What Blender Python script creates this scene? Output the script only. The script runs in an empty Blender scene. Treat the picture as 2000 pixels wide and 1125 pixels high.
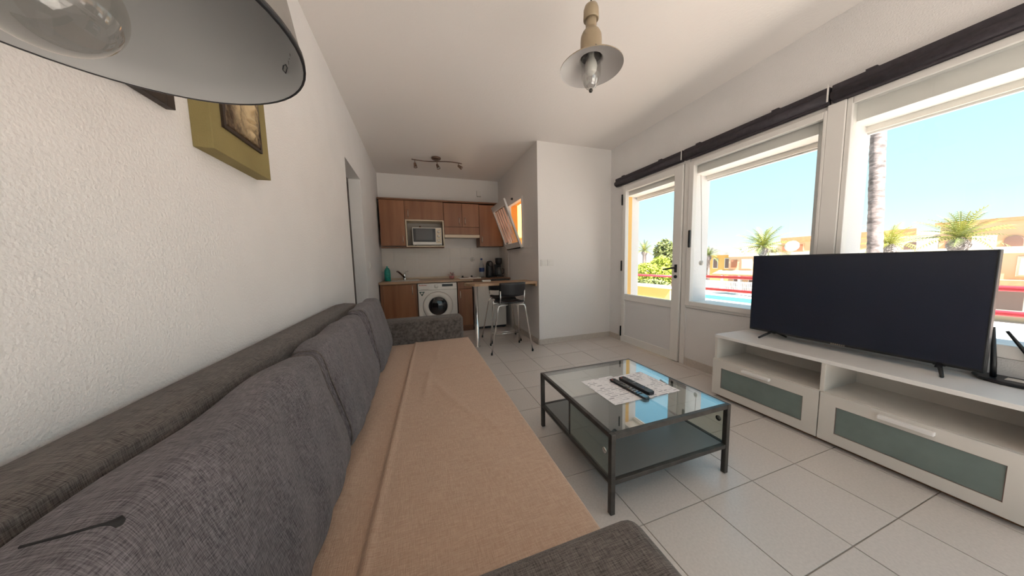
import bpy, bmesh, math, random
from mathutils import Vector, Matrix, Euler
random.seed(7)
SC = bpy.context.scene
COL = SC.collection
PI = math.pi

# ------------------------------------------------------------------ camera
def make_camera():
    y, p, r, f = math.radians(18.569), math.radians(-5.235), math.radians(-1.285), 539.76
    fw = Vector((math.sin(y)*math.cos(p), math.cos(y)*math.cos(p), math.sin(p)))
    r0 = Vector((math.cos(y), -math.sin(y), 0)); u0 = r0.cross(fw)
    rt = r0*math.cos(r) + u0*math.sin(r); up = rt.cross(fw)
    cam = bpy.data.cameras.new('camera'); o = bpy.data.objects.new('camera', cam); COL.objects.link(o)
    m = Matrix((rt, up, -fw)).transposed().to_4x4(); m.translation = (0, 0, 1.25)
    o.matrix_world = m
    cam.sensor_fit = 'HORIZONTAL'; cam.sensor_width = 36; cam.lens = 36*f/2000
    cam.clip_start = .02; cam.clip_end = 500
    SC.camera = o
make_camera()

# ------------------------------------------------------------------ sky, sun, exposure
W = bpy.data.worlds.new('sky'); SC.world = W; W.use_nodes = True
nt = W.node_tree; nt.nodes.clear()
out = nt.nodes.new('ShaderNodeOutputWorld'); bg = nt.nodes.new('ShaderNodeBackground')
tc = nt.nodes.new('ShaderNodeTexCoord'); sep = nt.nodes.new('ShaderNodeSeparateXYZ'); ramp = nt.nodes.new('ShaderNodeValToRGB')
nt.links.new(tc.outputs['Generated'], sep.inputs[0]); nt.links.new(sep.outputs['Z'], ramp.inputs[0])
nt.links.new(ramp.outputs[0], bg.inputs[0]); nt.links.new(bg.outputs[0], out.inputs[0])
cr = ramp.color_ramp
cr.elements[0].position = 0.0; cr.elements[0].color = (.86, .97, 1.0, 1)
cr.elements[1].position = 1.0; cr.elements[1].color = (.16, .42, .80, 1)
e = cr.elements.new(.12); e.color = (.62, .92, 1.0, 1)
e = cr.elements.new(.45); e.color = (.36, .78, 1.0, 1)
bg.inputs[1].default_value = 0.66

sun = bpy.data.lights.new('sun', 'SUN'); sun.energy = 13.0; sun.angle = math.radians(.6); sun.color = (1, .97, .94)
so = bpy.data.objects.new('sun', sun); COL.objects.link(so)
so.rotation_euler = Vector((-.16, -.70, 1.0)).to_track_quat('Z', 'Y').to_euler()

SC.view_settings.view_transform = 'Standard'; SC.view_settings.look = 'None'
SC.view_settings.gamma = 1; SC.view_settings.use_curve_mapping = False
SC.view_settings.exposure = 1.0
SC.cycles.max_bounces = 14; SC.cycles.diffuse_bounces = 5; SC.cycles.glossy_bounces = 5
SC.cycles.transparent_max_bounces = 16; SC.cycles.transmission_bounces = 8
SC.cycles.sample_clamp_indirect = 6.0
SC.cycles.caustics_reflective = False; SC.cycles.caustics_refractive = False

# ------------------------------------------------------------------ materials
MATS = {}
def srgb(*c):
    return tuple((x/255/12.92 if x/255 <= .04045 else ((x/255+.055)/1.055)**2.4) for x in c)
def mat(name, col, rough=.5, metal=0., var=0., vscale=6., stretch=(1, 1, 1), bump=0., bscale=80., bstretch=None, spec=.5, col2=None, detail=3., coat=0.):
    if name in MATS: return MATS[name]
    m = bpy.data.materials.new(name); m.use_nodes = True; MATS[name] = m
    n = m.node_tree.nodes; l = m.node_tree.links; b = n['Principled BSDF']
    b.inputs['Roughness'].default_value = rough; b.inputs['Metallic'].default_value = metal
    b.inputs['Specular IOR Level'].default_value = spec; b.inputs['Coat Weight'].default_value = coat
    b.inputs['Base Color'].default_value = (*col, 1)
    tc = n.new('ShaderNodeTexCoord')
    if var or col2:
        mp = n.new('ShaderNodeMapping'); mp.inputs['Scale'].default_value = stretch
        no = n.new('ShaderNodeTexNoise'); no.inputs['Scale'].default_value = vscale; no.inputs['Detail'].default_value = detail
        cr = n.new('ShaderNodeValToRGB'); cr.color_ramp.elements[0].position = .3; cr.color_ramp.elements[1].position = .7
        a = tuple(max(0, c*(1-var)) for c in col); z = col2 or tuple(min(1, c*(1+var)) for c in col)
        cr.color_ramp.elements[0].color = (*a, 1); cr.color_ramp.elements[1].color = (*z, 1)
        l.new(tc.outputs['Object'], mp.inputs[0]); l.new(mp.outputs[0], no.inputs[0]); l.new(no.outputs[0], cr.inputs[0]); l.new(cr.outputs[0], b.inputs['Base Color'])
    if bump:
        mp2 = n.new('ShaderNodeMapping'); mp2.inputs['Scale'].default_value = bstretch or (1, 1, 1)
        n2 = n.new('ShaderNodeTexNoise'); n2.inputs['Scale'].default_value = bscale; n2.inputs['Detail'].default_value = 2
        bp = n.new('ShaderNodeBump'); bp.inputs['Strength'].default_value = bump; bp.inputs['Distance'].default_value = .01
        l.new(tc.outputs['Object'], mp2.inputs[0]); l.new(mp2.outputs[0], n2.inputs[0]); l.new(n2.outputs[0], bp.inputs['Height']); l.new(bp.outputs[0], b.inputs['Normal'])
    return m
def weave(name, c1, c2, scale=260., rough=.95, bump=.3, slub=1.0):
    """woven cloth: two crossed sets of threads with slubs"""
    m = bpy.data.materials.new(name); m.use_nodes = True; MATS[name] = m
    n = m.node_tree.nodes; l = m.node_tree.links; b = n['Principled BSDF']
    b.inputs['Roughness'].default_value = rough; b.inputs['Specular IOR Level'].default_value = .15
    b.inputs['Sheen Weight'].default_value = .15
    tc = n.new('ShaderNodeTexCoord'); outs = []
    for st in ((1, .07, 1), (.07, 1, .07)):
        mp = n.new('ShaderNodeMapping'); mp.inputs['Scale'].default_value = st
        no = n.new('ShaderNodeTexNoise'); no.inputs['Scale'].default_value = scale; no.inputs['Detail'].default_value = 2.5
        l.new(tc.outputs['Object'], mp.inputs[0]); l.new(mp.outputs[0], no.inputs[0]); outs.append(no.outputs[0])
    ad = n.new('ShaderNodeMath'); ad.operation = 'ADD'; l.new(outs[0], ad.inputs[0]); l.new(outs[1], ad.inputs[1])
    big = n.new('ShaderNodeTexNoise'); big.inputs['Scale'].default_value = 7; l.new(tc.outputs['Object'], big.inputs[0])
    ad2 = n.new('ShaderNodeMath'); ad2.operation = 'MULTIPLY_ADD'; l.new(big.outputs[0], ad2.inputs[0]); ad2.inputs[1].default_value = .25*slub; l.new(ad.outputs[0], ad2.inputs[2])
    cr = n.new('ShaderNodeValToRGB'); cr.color_ramp.elements[0].position = .0; cr.color_ramp.elements[1].position = 1.
    mr = n.new('ShaderNodeMapRange'); mr.inputs[1].default_value = .85; mr.inputs[2].default_value = 1.4
    l.new(ad2.outputs[0], mr.inputs[0]); l.new(mr.outputs[0], cr.inputs[0])
    cr.color_ramp.elements[0].color = (*c1, 1); cr.color_ramp.elements[1].color = (*c2, 1); l.new(cr.outputs[0], b.inputs['Base Color'])
    bp = n.new('ShaderNodeBump'); bp.inputs['Strength'].default_value = bump; bp.inputs['Distance'].default_value = .004
    l.new(ad.outputs[0], bp.inputs['Height']); l.new(bp.outputs[0], b.inputs['Normal'])
    return m
def glass(name, tint=(.96, .98, .97), refl=(1, 1, 1), ior=1.5, rough=0.0, base=0.0):
    m = bpy.data.materials.new(name); m.use_nodes = True; MATS[name] = m
    n = m.node_tree.nodes; l = m.node_tree.links; n.remove(n['Principled BSDF']); o = n['Material Output']
    t = n.new('ShaderNodeBsdfTransparent'); t.inputs[0].default_value = (*tint, 1)
    g = n.new('ShaderNodeBsdfGlossy'); g.inputs[0].default_value = (*refl, 1); g.inputs['Roughness'].default_value = rough
    f = n.new('ShaderNodeLayerWeight'); f.inputs[0].default_value = .5
    pw = n.new('ShaderNodeMath'); pw.operation = 'POWER'; pw.inputs[1].default_value = 4.0; l.new(f.outputs['Facing'], pw.inputs[0])
    r0 = ((ior-1)/(ior+1))**2+base
    ma = n.new('ShaderNodeMath'); ma.operation = 'MULTIPLY_ADD'; ma.use_clamp = True; ma.inputs[1].default_value = 1-r0; ma.inputs[2].default_value = r0; l.new(pw.outputs[0], ma.inputs[0])
    mx = n.new('ShaderNodeMixShader'); l.new(ma.outputs[0], mx.inputs[0]); l.new(t.outputs[0], mx.inputs[1]); l.new(g.outputs[0], mx.inputs[2]); l.new(mx.outputs[0], o.inputs[0])
    return m

def translucent(name, col):
    m = bpy.data.materials.new(name); m.use_nodes = True; MATS[name] = m
    n = m.node_tree.nodes; l = m.node_tree.links; b = n['Principled BSDF']; b.inputs['Base Color'].default_value = (*col, 1); b.inputs['Roughness'].default_value = .5
    t = n.new('ShaderNodeBsdfTranslucent'); t.inputs[0].default_value = (*col, 1); mx = n.new('ShaderNodeMixShader'); mx.inputs[0].default_value = .75
    l.new(b.outputs[0], mx.inputs[1]); l.new(t.outputs[0], mx.inputs[2]); l.new(mx.outputs[0], n['Material Output'].inputs[0])
    return m
M_WALL = mat('plaster_white', (.80, .775, .765), .9, bump=.33, bscale=120, spec=.2, var=.02, vscale=3)
M_WALLK = mat('plaster_smooth', (.80, .765, .745), .9, bump=.15, bscale=60, spec=.2)
M_CEIL = mat('ceiling_paint', (.82, .775, .75), .95, bump=.12, bscale=50, spec=.1)
M_TILE = mat('floor_tile_glaze', (.645, .585, .545), .22, var=.05, vscale=90, spec=.45, bump=.02, bscale=30)
M_GROUT = mat('grout', (.30, .26, .22), .9)
M_BASE = mat('baseboard_tile', (.56, .50, .45), .4, var=.06, vscale=30)
M_ALU = mat('white_aluminium', (.80, .77, .74), .35, spec=.4)
M_ALUP = mat('white_panel', (.74, .72, .72), .5, bump=.08, bscale=120)
M_OUTW = mat('outside_white', (.85, .81, .76), .7)
M_OCHRE = mat('ochre_render', (.82, .50, .16), .9, bump=.15, bscale=60)
M_ORANGE = mat('orange_render', (.90, .42, .09), .9, bump=.15, bscale=60)
M_GLASS = glass('window_glass', (.985, .995, .99), ior=1.3)
M_BLIND = mat('blind_fabric_navy', (.035, .028, .035), .7, var=.25, vscale=40, bump=.1, bscale=200)
M_BLACK = mat('black_plastic', (.012, .012, .014), .4)
M_BLACKM = mat('black_metal', (.02, .018, .017), .45, metal=.3)
M_SOFA = weave('grey_brown_linen', (.056, .049, .053), (.228, .202, .212), scale=620, bump=.45)
M_SOFAW = weave('brown_grey_linen', (.055, .046, .042), (.20, .17, .155), scale=620, bump=.45)
M_SEAM = mat('dark_seam', (.02, .018, .018), .95)
M_THROW = weave('tan_throw_knit', (.46, .31, .225), (.60, .43, .325), scale=520, bump=.5, slub=.4)
M_STEELD = mat('dark_grey_steel', (.065, .058, .052), .45, metal=.5, var=.2, vscale=20)
M_SHELF = mat('shelf_sheet_steel', (.17, .17, .17), .35, metal=.1)
M_TGLASS = glass('table_glass', (.86, .89, .88), (.95, .97, 1), ior=1.9, base=.06)
M_SGLASS = glass('side_glass', (.80, .84, .81), (.9, .95, .93), ior=1.5, base=.05)
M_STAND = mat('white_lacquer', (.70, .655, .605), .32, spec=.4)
M_STANDLIT = mat('white_lacquer_lit', (.80, .77, .75), .30, spec=.5)  # brighter lacquer copy for top and handles, light put into the colour
M_FROST = mat('frosted_green_glass', (.17, .215, .20), .22, spec=.6, var=.06, vscale=12)
M_SCREEN = mat('tv_screen', (.018, .022, .037), .24, spec=.5)
M_PAPER = mat('paper', (.84, .80, .79), .8)
M_WOOD = mat('cabinet_wood', (.235, .088, .036), .42, vscale=7, stretch=(1.0, 1.0, .10), col2=(.36, .155, .070), var=.12, detail=5)
M_WOODD = mat('cabinet_wood_dark', (.20, .085, .038), .45, var=.2, vscale=5, stretch=(1, 1, .1))
M_WOODT = mat('worktop_wood', (.42, .26, .15), .35, vscale=8, stretch=(.1, 1, 1), var=.2, detail=5)
M_CREAM = mat('cream_laminate', (.74, .62, .47), .45)
M_NICHE = mat('niche_grey', (.48, .44, .40), .5)
M_WHITEAP = mat('appliance_white', (.80, .76, .71), .3)
M_CHROME = mat('chrome', (.78, .76, .74), .14, metal=1)
M_BRASS = mat('brushed_nickel', (.66, .60, .52), .3, metal=1)
M_SPOT = mat('spotlight_bronze', (.20, .13, .10), .35, metal=.7)
M_WTILE = mat('wall_tile_glaze', (.72, .66, .60), .3, var=.02, vscale=8)
M_DARKGL = mat('washer_door_glass', (.012, .011, .012), .08, spec=.6)
M_MWGL = mat('microwave_window', (.10, .10, .10), .15, spec=.6)
M_TEAL = mat('teal_plastic', (.02, .30, .24), .35, var=.25, vscale=25)
M_CLEARP = glass('clear_plastic', (.86, .90, .93), ior=1.4, base=.04)
M_BLUE = mat('blue_label', (.03, .06, .20), .5)
M_PINK = mat('pink_petal', (.62, .26, .26), .7, var=.4, vscale=60)
M_GREEN = mat('green_label', (.015, .075, .045), .5)
M_RED = mat('red_print', (.45, .04, .03), .5)
M_DOORW = mat('dark_door_wood', (.055, .035, .025), .5, var=.3, vscale=8, stretch=(1, 1, .1))
M_LAMPT = mat('taupe_enamel', (.34, .265, .175), .38, metal=.2)
M_LAMPIN = mat('grey_enamel', (.35, .345, .34), .4, spec=.4)
M_LAMPIN2 = mat('pale_grey_enamel', (.46, .435, .425), .4)
M_LAMPOUT = mat('grey_brown_enamel', (.20, .18, .165), .4)
M_JAR = glass('lamp_glass', (.86, .86, .845), (1, 1, 1), ior=1.6, base=.08)
M_GLOBE = glass('globe_glass', (.86, .85, .84), (1, .98, .95), ior=1.5, base=.03)
M_OPAL = mat('opal_bulb', (.72, .70, .67), .25)
M_OLIVE = mat('olive_canvas', (.255, .20, .078), .8, var=.10, vscale=6, bump=.2, bscale=250)
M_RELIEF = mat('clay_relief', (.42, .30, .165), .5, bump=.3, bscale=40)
def relief_painted_shade(m):  # paints crevices dark and raised parts light, like shade and highlights
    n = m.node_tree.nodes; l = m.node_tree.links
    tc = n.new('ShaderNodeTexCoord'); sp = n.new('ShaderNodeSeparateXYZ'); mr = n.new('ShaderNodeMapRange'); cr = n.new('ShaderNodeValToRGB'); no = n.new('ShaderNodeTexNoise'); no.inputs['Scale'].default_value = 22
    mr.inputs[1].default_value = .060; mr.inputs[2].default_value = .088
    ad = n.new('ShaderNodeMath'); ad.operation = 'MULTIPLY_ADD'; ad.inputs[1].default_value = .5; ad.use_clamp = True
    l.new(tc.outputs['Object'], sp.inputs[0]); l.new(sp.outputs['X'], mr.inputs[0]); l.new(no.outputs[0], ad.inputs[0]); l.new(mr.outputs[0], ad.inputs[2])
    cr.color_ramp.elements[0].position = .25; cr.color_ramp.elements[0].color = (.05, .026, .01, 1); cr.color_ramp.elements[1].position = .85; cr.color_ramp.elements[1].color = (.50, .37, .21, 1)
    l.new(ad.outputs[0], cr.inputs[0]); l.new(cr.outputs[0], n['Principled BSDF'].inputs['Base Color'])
relief_painted_shade(M_RELIEF)
M_FRAME = mat('dark_brown_frame', (.035, .022, .016), .5, var=.3, vscale=20, stretch=(1, .1, 1))
M_SWITCH = mat('switch_plastic', (.76, .73, .70), .35)
M_REDR = mat('red_rail_paint', (.45, .035, .05), .5)
M_PARA = mat('yellow_parapet', (.80, .58, .22), .9)
M_PAVE = mat('pale_paving', (.50, .46, .41), .9, var=.08, vscale=.6)
M_BALC = mat('balcony_tile', (.74, .66, .56), .6)
M_POOL = mat('pool_water', (.05, .40, .44), .5, spec=.08, var=.1, vscale=1.5)
M_TRUNK = mat('palm_bark', (.24, .19, .175), .95, var=.55, vscale=7, stretch=(1, 1, 2.2), bump=.8, bscale=9, bstretch=(1, 1, 2.5))
M_FROND = mat('palm_green', (.17, .20, .055), .6, var=.35, vscale=.9)
M_FRONDY = mat('palm_yellow_green', (.34, .33, .06), .6, var=.3, vscale=.9)
M_LEAF = mat('bush_leaf', (.36, .40, .05), .7, var=.3, vscale=2)
M_LEAFD = mat('tree_leaf', (.19, .21, .065), .7, var=.4, vscale=2)
M_PEACH = mat('peach_render', (.68, .47, .31), .95)
M_PALE = mat('pale_render', (.70, .60, .48), .95)
M_TERRA = mat('terracotta', (.52, .25, .13), .9, var=.12, vscale=4)
M_WHITEB = mat('building_white', (.72, .69, .65), .9)
M_SHADE = mat('window_dark', (.20, .13, .11), .5)
M_LOUV = mat('wooden_louvre', (.40, .17, .10), .7)

# ------------------------------------------------------------------ mesh builder
class MB:
    def __init__(s): s.v = []; s.f = []; s.m = []; s.sm = []; s.cur = 0; s.smooth = False
    def add(s, vs, fs):
        b = len(s.v); s.v += [tuple(v) for v in vs]
        for f in fs: s.f.append(tuple(b+i for i in f)); s.m.append(s.cur); s.sm.append(s.smooth)
        return s
    def mt(s, i): s.cur = i; return s
    def box(s, x0, x1, y0, y1, z0, z1):
        x0, x1 = min(x0, x1), max(x0, x1); y0, y1 = min(y0, y1), max(y0, y1); z0, z1 = min(z0, z1), max(z0, z1)
        v = [(x0,y0,z0),(x1,y0,z0),(x1,y1,z0),(x0,y1,z0),(x0,y0,z1),(x1,y0,z1),(x1,y1,z1),(x0,y1,z1)]
        return s.add(v, [(3,2,1,0),(4,5,6,7),(0,1,5,4),(1,2,6,5),(2,3,7,6),(3,0,4,7)])
    def obox(s, c, size, rot):
        R = Euler(rot).to_matrix(); h = [q/2 for q in size]; v = []
        for sx, sy, sz in ((-1,-1,-1),(1,-1,-1),(1,1,-1),(-1,1,-1),(-1,-1,1),(1,-1,1),(1,1,1),(-1,1,1)):
            v.append(Vector(c)+R@Vector((sx*h[0], sy*h[1], sz*h[2])))
        return s.add(v, [(3,2,1,0),(4,5,6,7),(0,1,5,4),(1,2,6,5),(2,3,7,6),(3,0,4,7)])
    def tube(s, pts, r, n=8, cap=True):
        pts = [Vector(p) for p in pts]; rs = r if isinstance(r, (list, tuple)) else [r]*len(pts)
        vs = []; fs = []; prev = None
        for i, p in enumerate(pts):
            d = (pts[min(i+1, len(pts)-1)]-pts[max(i-1, 0)]).normalized()
            if prev is None:
                a = d.orthogonal().normalized()
            else:
                a = (prev-d*prev.dot(d)).normalized()
            prev = a; b = d.cross(a)
            for k in range(n):
                t = 2*PI*k/n; vs.append(p+(a*math.cos(t)+b*math.sin(t))*rs[i])
        for i in range(len(pts)-1):
            for k in range(n): fs.append((i*n+k, i*n+(k+1)%n, (i+1)*n+(k+1)%n, (i+1)*n+k))
        if cap: fs.append(tuple(range(n-1, -1, -1))); fs.append(tuple((len(pts)-1)*n+k for k in range(n)))
        sm = s.smooth; s.smooth = True; s.add(vs, fs); s.smooth = sm
        return s
    def lathe(s, prof, c, n=32, axis=(0, 0, 1), smooth=True):
        """prof: list of (r, h) along axis from c"""
        A = Vector(axis).normalized(); a = A.orthogonal().normalized(); b = A.cross(a); c = Vector(c); vs = []; fs = []; idx = []
        for r, h in prof:
            if r < 1e-6: idx.append([len(vs)]*n); vs.append(c+A*h)
            else:
                idx.append([len(vs)+k for k in range(n)])
                for k in range(n): t = 2*PI*k/n; vs.append(c+A*h+(a*math.cos(t)+b*math.sin(t))*r)
        for i in range(len(prof)-1):
            for k in range(n):
                q = [idx[i][k], idx[i][(k+1)%n], idx[i+1][(k+1)%n], idx[i+1][k]]; u = []
                for w in q:
                    if w not in u: u.append(w)
                if len(u) > 2: fs.append(tuple(u))
        sm = s.smooth; s.smooth = smooth; s.add(vs, fs); s.smooth = sm
        return s
    def prism(s, poly, z0, z1, axis='z'):
        n = len(poly)
        def P(a, b, h): return (a, b, h) if axis == 'z' else ((h, a, b) if axis == 'x' else (a, h, b))
        vs = [P(a, b, z0) for a, b in poly]+[P(a, b, z1) for a, b in poly]
        fs = [tuple(range(n-1, -1, -1)), tuple(range(n, 2*n))]+[(i, (i+1)%n, n+(i+1)%n, n+i) for i in range(n)]
        return s.add(vs, fs)
    def grid(s, fn, nu, nv, closed_u=False):
        vs = [fn(i/nu, j/nv) for i in range(nu+1) for j in range(nv+1)]
        fs = [(i*(nv+1)+j, (i+1)*(nv+1)+j, (i+1)*(nv+1)+j+1, i*(nv+1)+j+1) for i in range(nu) for j in range(nv)]
        sm = s.smooth; s.smooth = True; s.add(vs, fs); s.smooth = sm
        return s
    def build(s, name, mats, parent=None, bevel=0., seg=2, label=None, recalc=True, weld=False, solid=0.):
        o0 = Vector(parent_origin(parent)) if parent else Vector((0, 0, 0))
        me = bpy.data.meshes.new(name); me.from_pydata([Vector(v)-o0 for v in s.v], [], s.f)
        for m in (mats if isinstance(mats, (list, tuple)) else [mats]): me.materials.append(m)
        for i, p in enumerate(me.polygons): p.material_index = s.m[i]; p.use_smooth = s.sm[i]
        if recalc or weld:
            b = bmesh.new(); b.from_mesh(me)
            if weld: bmesh.ops.remove_doubles(b, verts=b.verts, dist=1e-5)
            bmesh.ops.recalc_face_normals(b, faces=b.faces); b.to_mesh(me); b.free()
        o = bpy.data.objects.new(name, me); COL.objects.link(o)
        if parent: o.parent = parent
        if bevel:
            md = o.modifiers.new('bevel', 'BEVEL'); md.width = bevel; md.segments = seg; md.limit_method = 'ANGLE'; md.angle_limit = math.radians(40)
        if solid:
            md = o.modifiers.new('solid', 'SOLIDIFY'); md.thickness = solid; md.offset = 0
        if label: o['label'] = label
        return o
def parent_origin(o):
    v = Vector((0, 0, 0))
    while o: v += o.location; o = o.parent
    return v
def thing(name, label, cat, loc, group=None):
    o = bpy.data.objects.new(name, None); COL.objects.link(o); o.location = loc; o.empty_display_size = .05
    return tag(o, label, cat, group)
def tag(o, label, cat=None, group=None, kind=None):
    o['label'] = label
    if cat: o['category'] = cat
    if group: o['group'] = group
    if kind: o['kind'] = kind
    return o
def struct(o, label=None):
    o['kind'] = 'structure'
    if label: o['label'] = label
    return o
def box(name, m, parent, x0, x1, y0, y1, z0, z1, bevel=0., label=None, seg=2):
    return MB().box(x0, x1, y0, y1, z0, z1).build(name, m, parent, bevel, seg, label)
def sroot(name, loc, label):
    o = bpy.data.objects.new(name, None); COL.objects.link(o); o.location = loc; struct(o, label); return o
def copy_tree(o, parent=None):
    c = o.copy(); COL.objects.link(c)
    if parent: c.parent = parent
    for ch in list(o.children): copy_tree(ch, c)
    return c

XL, XR, YF, YS, YB, ZC = -.65, 2.95, -1.6, 3.75, 5.80, 2.965
XK = 1.68           # right side wall of the kitchen recess
# ================================================================== STRUCTURE
fl = struct(box('floor', M_GROUT, None, XL-.2, XR+.02, YF-.2, YB+.2, -.2, -.004), 'pale floor of square tiles with dark joints')
T = .383; tx0 = .95-5*T; ty0 = .565-6*T
tile_me = {}
for i in range(-1, 11):
    for j in range(0, 22):
        x0, x1, y0, y1 = tx0+i*T, tx0+(i+1)*T, ty0+j*T, ty0+(j+1)*T
        x0, x1, y0, y1 = max(x0, XL), min(x1, XR), max(y0, YF), min(y1, YB)
        if x1-x0 < .02 or y1-y0 < .02: continue
        if x0 > XK and y0 > YS: continue
        g = .0025; key = (round(x1-x0, 3), round(y1-y0, 3))
        if key in tile_me:
            o = bpy.data.objects.new('floor_tile', tile_me[key]); COL.objects.link(o); o.parent = fl
        else:
            w, d = x1-x0, y1-y0
            o = MB().box(g, w-g, g, d-g, -.008, 0).build('floor_tile', M_TILE, fl); tile_me[key] = o.data
        o.location = (x0, y0, random.uniform(-.0006, .0006))
struct(box('ceiling', M_CEIL, None, XL-3, XR+.30, YF-.2, YB+.3, ZC, ZC+.08), 'white painted ceiling')
# left wall with doorway y 3.30-4.10
DY0, DY1, DZ = 3.28, 4.08, 2.355
wl = MB()
wl.box(XL-.14, XL, YF-.2, DY0, -.2, ZC); wl.box(XL-.14, XL, DY1, YB+.2, -.2, ZC); wl.box(XL-.14, XL, DY0, DY1, DZ, ZC)
struct(wl.build('wall_left', M_WALL), 'rough white plastered wall behind the sofa')
d2 = sroot('door_2', (XL-.18, DY0, 0), 'dark wooden door at the back of the doorway')
box('door_leaf', M_DOORW, d2, XL-.215, XL-.18, DY0-.1, DY1+.1, 0, DZ+.1)
box('door_frame', M_DOORW, d2, XL-.18, XL-.14, DY1-.06, DY1+.10, 0, DZ+.08)
box('door_frame', M_DOORW, d2, XL-.18, XL-.14, DY0-.10, DY0+.06, 0, DZ+.08)
box('door_frame', M_DOORW, d2, XL-.18, XL-.14, DY0+.06, DY1-.06, DZ-.06, DZ+.08)
# kitchen back wall
wb = struct(box('wall_back', M_WALLK, None, XL-.2, XK+.2, YB, YB+.2, -.2, ZC), 'white wall behind the kitchen units')
def tilegrid(parent, n, x0, z0, w, h, cols, rows, wall='back'):
    me = None
    for i in range(cols):
        for j in range(rows):
            if me is None:
                mb = MB()
                if wall == 'back': mb.box(.0015, w-.0015, -.007, .001, .0015, h-.0015)
                else: mb.box(-.007, .001, .0015, w-.0015, .0015, h-.0015)
                o = mb.build(n, M_WTILE, parent, 0); me = o.data
            else:
                o = bpy.data.objects.new(n, me); COL.objects.link(o); o.parent = parent
            o.location = (x0+i*w, YB, z0+j*h) if wall == 'back' else (XK, x0+i*w, z0+j*h)
tilegrid(wb, 'wall_tile', XL, .965, (XK-XL)/11, .2033, 11, 3)
# kitchen side wall with the hopper window opening (y 4.36-5.18, z 1.52-2.35)
KY0, KY1, KZ0, KZ1 = 4.36, 5.16, 1.51, 2.345
ws = MB()
for mi, xa, xb in ((0, XK, XK+.06), (1, XK+.06, XK+.2)):
    ws.mt(mi); ws.box(xa, xb, YS+.2, KY0, -.2, ZC); ws.box(xa, xb, KY1, YB+.2, -.2, ZC); ws.box(xa, xb, KY0, KY1, -.2, KZ0); ws.box(xa, xb, KY0, KY1, KZ1, ZC)
wsd = struct(ws.build('wall_side', [M_WALLK, M_ORANGE]), 'white wall of the kitchen recess with the small window')
tilegrid(wsd, 'wall_tile', YB-.63, .965, .21, .2033, 3, 3, 'side')
struct(box('wall_stub', M_WALLK, None, XK, XR+.3, YS, YS+.2, -.2, ZC), 'short white wall facing the room beside the balcony door')
wr_ = MB(); wr_.box(XL-.2, .2, YF-.2, YF, -.2, ZC); wr_.box(2.75, XR+.3, YF-.2, YF, -.2, ZC); wr_.box(.2, 2.75, YF-.2, YF, 2.3, ZC)
struct(wr_.build('wall_rear', M_WALLK), 'white wall behind the viewpoint with a glazed opening added for daylight')
w4 = sroot('window_added', (.2, YF-.1, 0), 'unseen glazed opening added behind the viewpoint for sunlight')  # unseen opening added so that sun and sky brighten the room
for a in (.2, 1.45, 2.69): box('frame_post', M_ALU, w4, a, a+.06, YF-.14, YF-.06, 0, 2.3)
for a in (0, 2.24): box('frame_rail', M_ALU, w4, .26, 2.69, YF-.13, YF-.07, a, a+.06)
box('pane', M_GLASS, w4, .26, 1.45, YF-.103, YF-.097, .06, 2.24); box('pane', M_GLASS, w4, 1.51, 2.69, YF-.103, YF-.097, .06, 2.24)
# window wall: openings  door y2.44-3.47 z0-2.35 ; window 1 y1.28-2.42 ; window 2 y-.95..1.19   (z .68-2.35)
W2N = -.95  # unseen end of window 2, widened to let in more light
wr = MB()
wr.box(XR, XR+.3, YF-.2, YS, 2.35, ZC)                       # band above
wr.box(XR, XR+.05, W2N, 2.42, -.2, .68); wr.box(XR+.05, XR+.3, W2N, 2.42, -.2, .735)   # below the windows
wr.box(XR, XR+.3, YF-.2, W2N, -.2, 2.35)
wr.box(XR, XR+.3, 3.47, YS, -.2, 2.35)
wr.box(XR+.05, XR+.3, 2.385, 2.60, -.2, 2.35)                # pier door / window 1
wr.box(XR+.05, XR+.3, 1.183, 1.36, .735, 2.35)               # pier window 1 / window 2
wr.mt(1).box(XR+.055, XR+.15, 3.452, 3.47, 0, 2.35)          # ochre painted reveal
wr.mt(0)
struct(wr.build('wall_right', [M_WALL, M_OCHRE]), 'white window wall with the balcony door and wide windows')
bb = box('baseboard_back', M_BASE, None, XK, XR, YS-.012, YS, 0, .085, .002); struct(bb, 'greyish tile skirting along the short wall')
struct(box('baseboard_right', M_BASE, None, XR-.012, XR, W2N, 2.40, 0, .085, .002), 'tile skirting below the windows')
struct(box('baseboard_corner', M_BASE, None, XR-.012, XR, 3.48, YS-.012, 0, .085, .002), 'short piece of tile skirting in the corner')
struct(box('baseboard_side', M_BASE, None, XK-.012, XK, YS, 4.95, 0, .085, .002), 'tile skirting below the bar table')
struct(box('baseboard_left', M_BASE, None, XL, XL+.012, YF, DY0, 0, .085, .002), 'tile skirting behind the sofa')

# shutter boxes, soffits and outer frames
tr = 0
for (a, b, lab) in ((1.36, 2.385, 'first window'), (W2N, 1.183, 'second window'), (2.60, 3.452, 'balcony door')):
    tr += 1
    t = sroot('trim_%d' % tr, (XR+.05, a, 2.15), 'pale roller shutter housing over the '+lab)
    box('shutter_box', M_ALU, t, XR+.045, XR+.09, a, b, 2.19, 2.35)
    box('soffit', M_OUTW, t, XR+.09, XR+.24, a, b, 2.19, 2.34)
    box('outer_lintel', M_OUTW, t, XR+.24, XR+.30, a, b, 2.15, 2.34)
    box('slat_edge', M_ALU, t, XR+.262, XR+.285, a, b, 2.135, 2.15)

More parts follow.
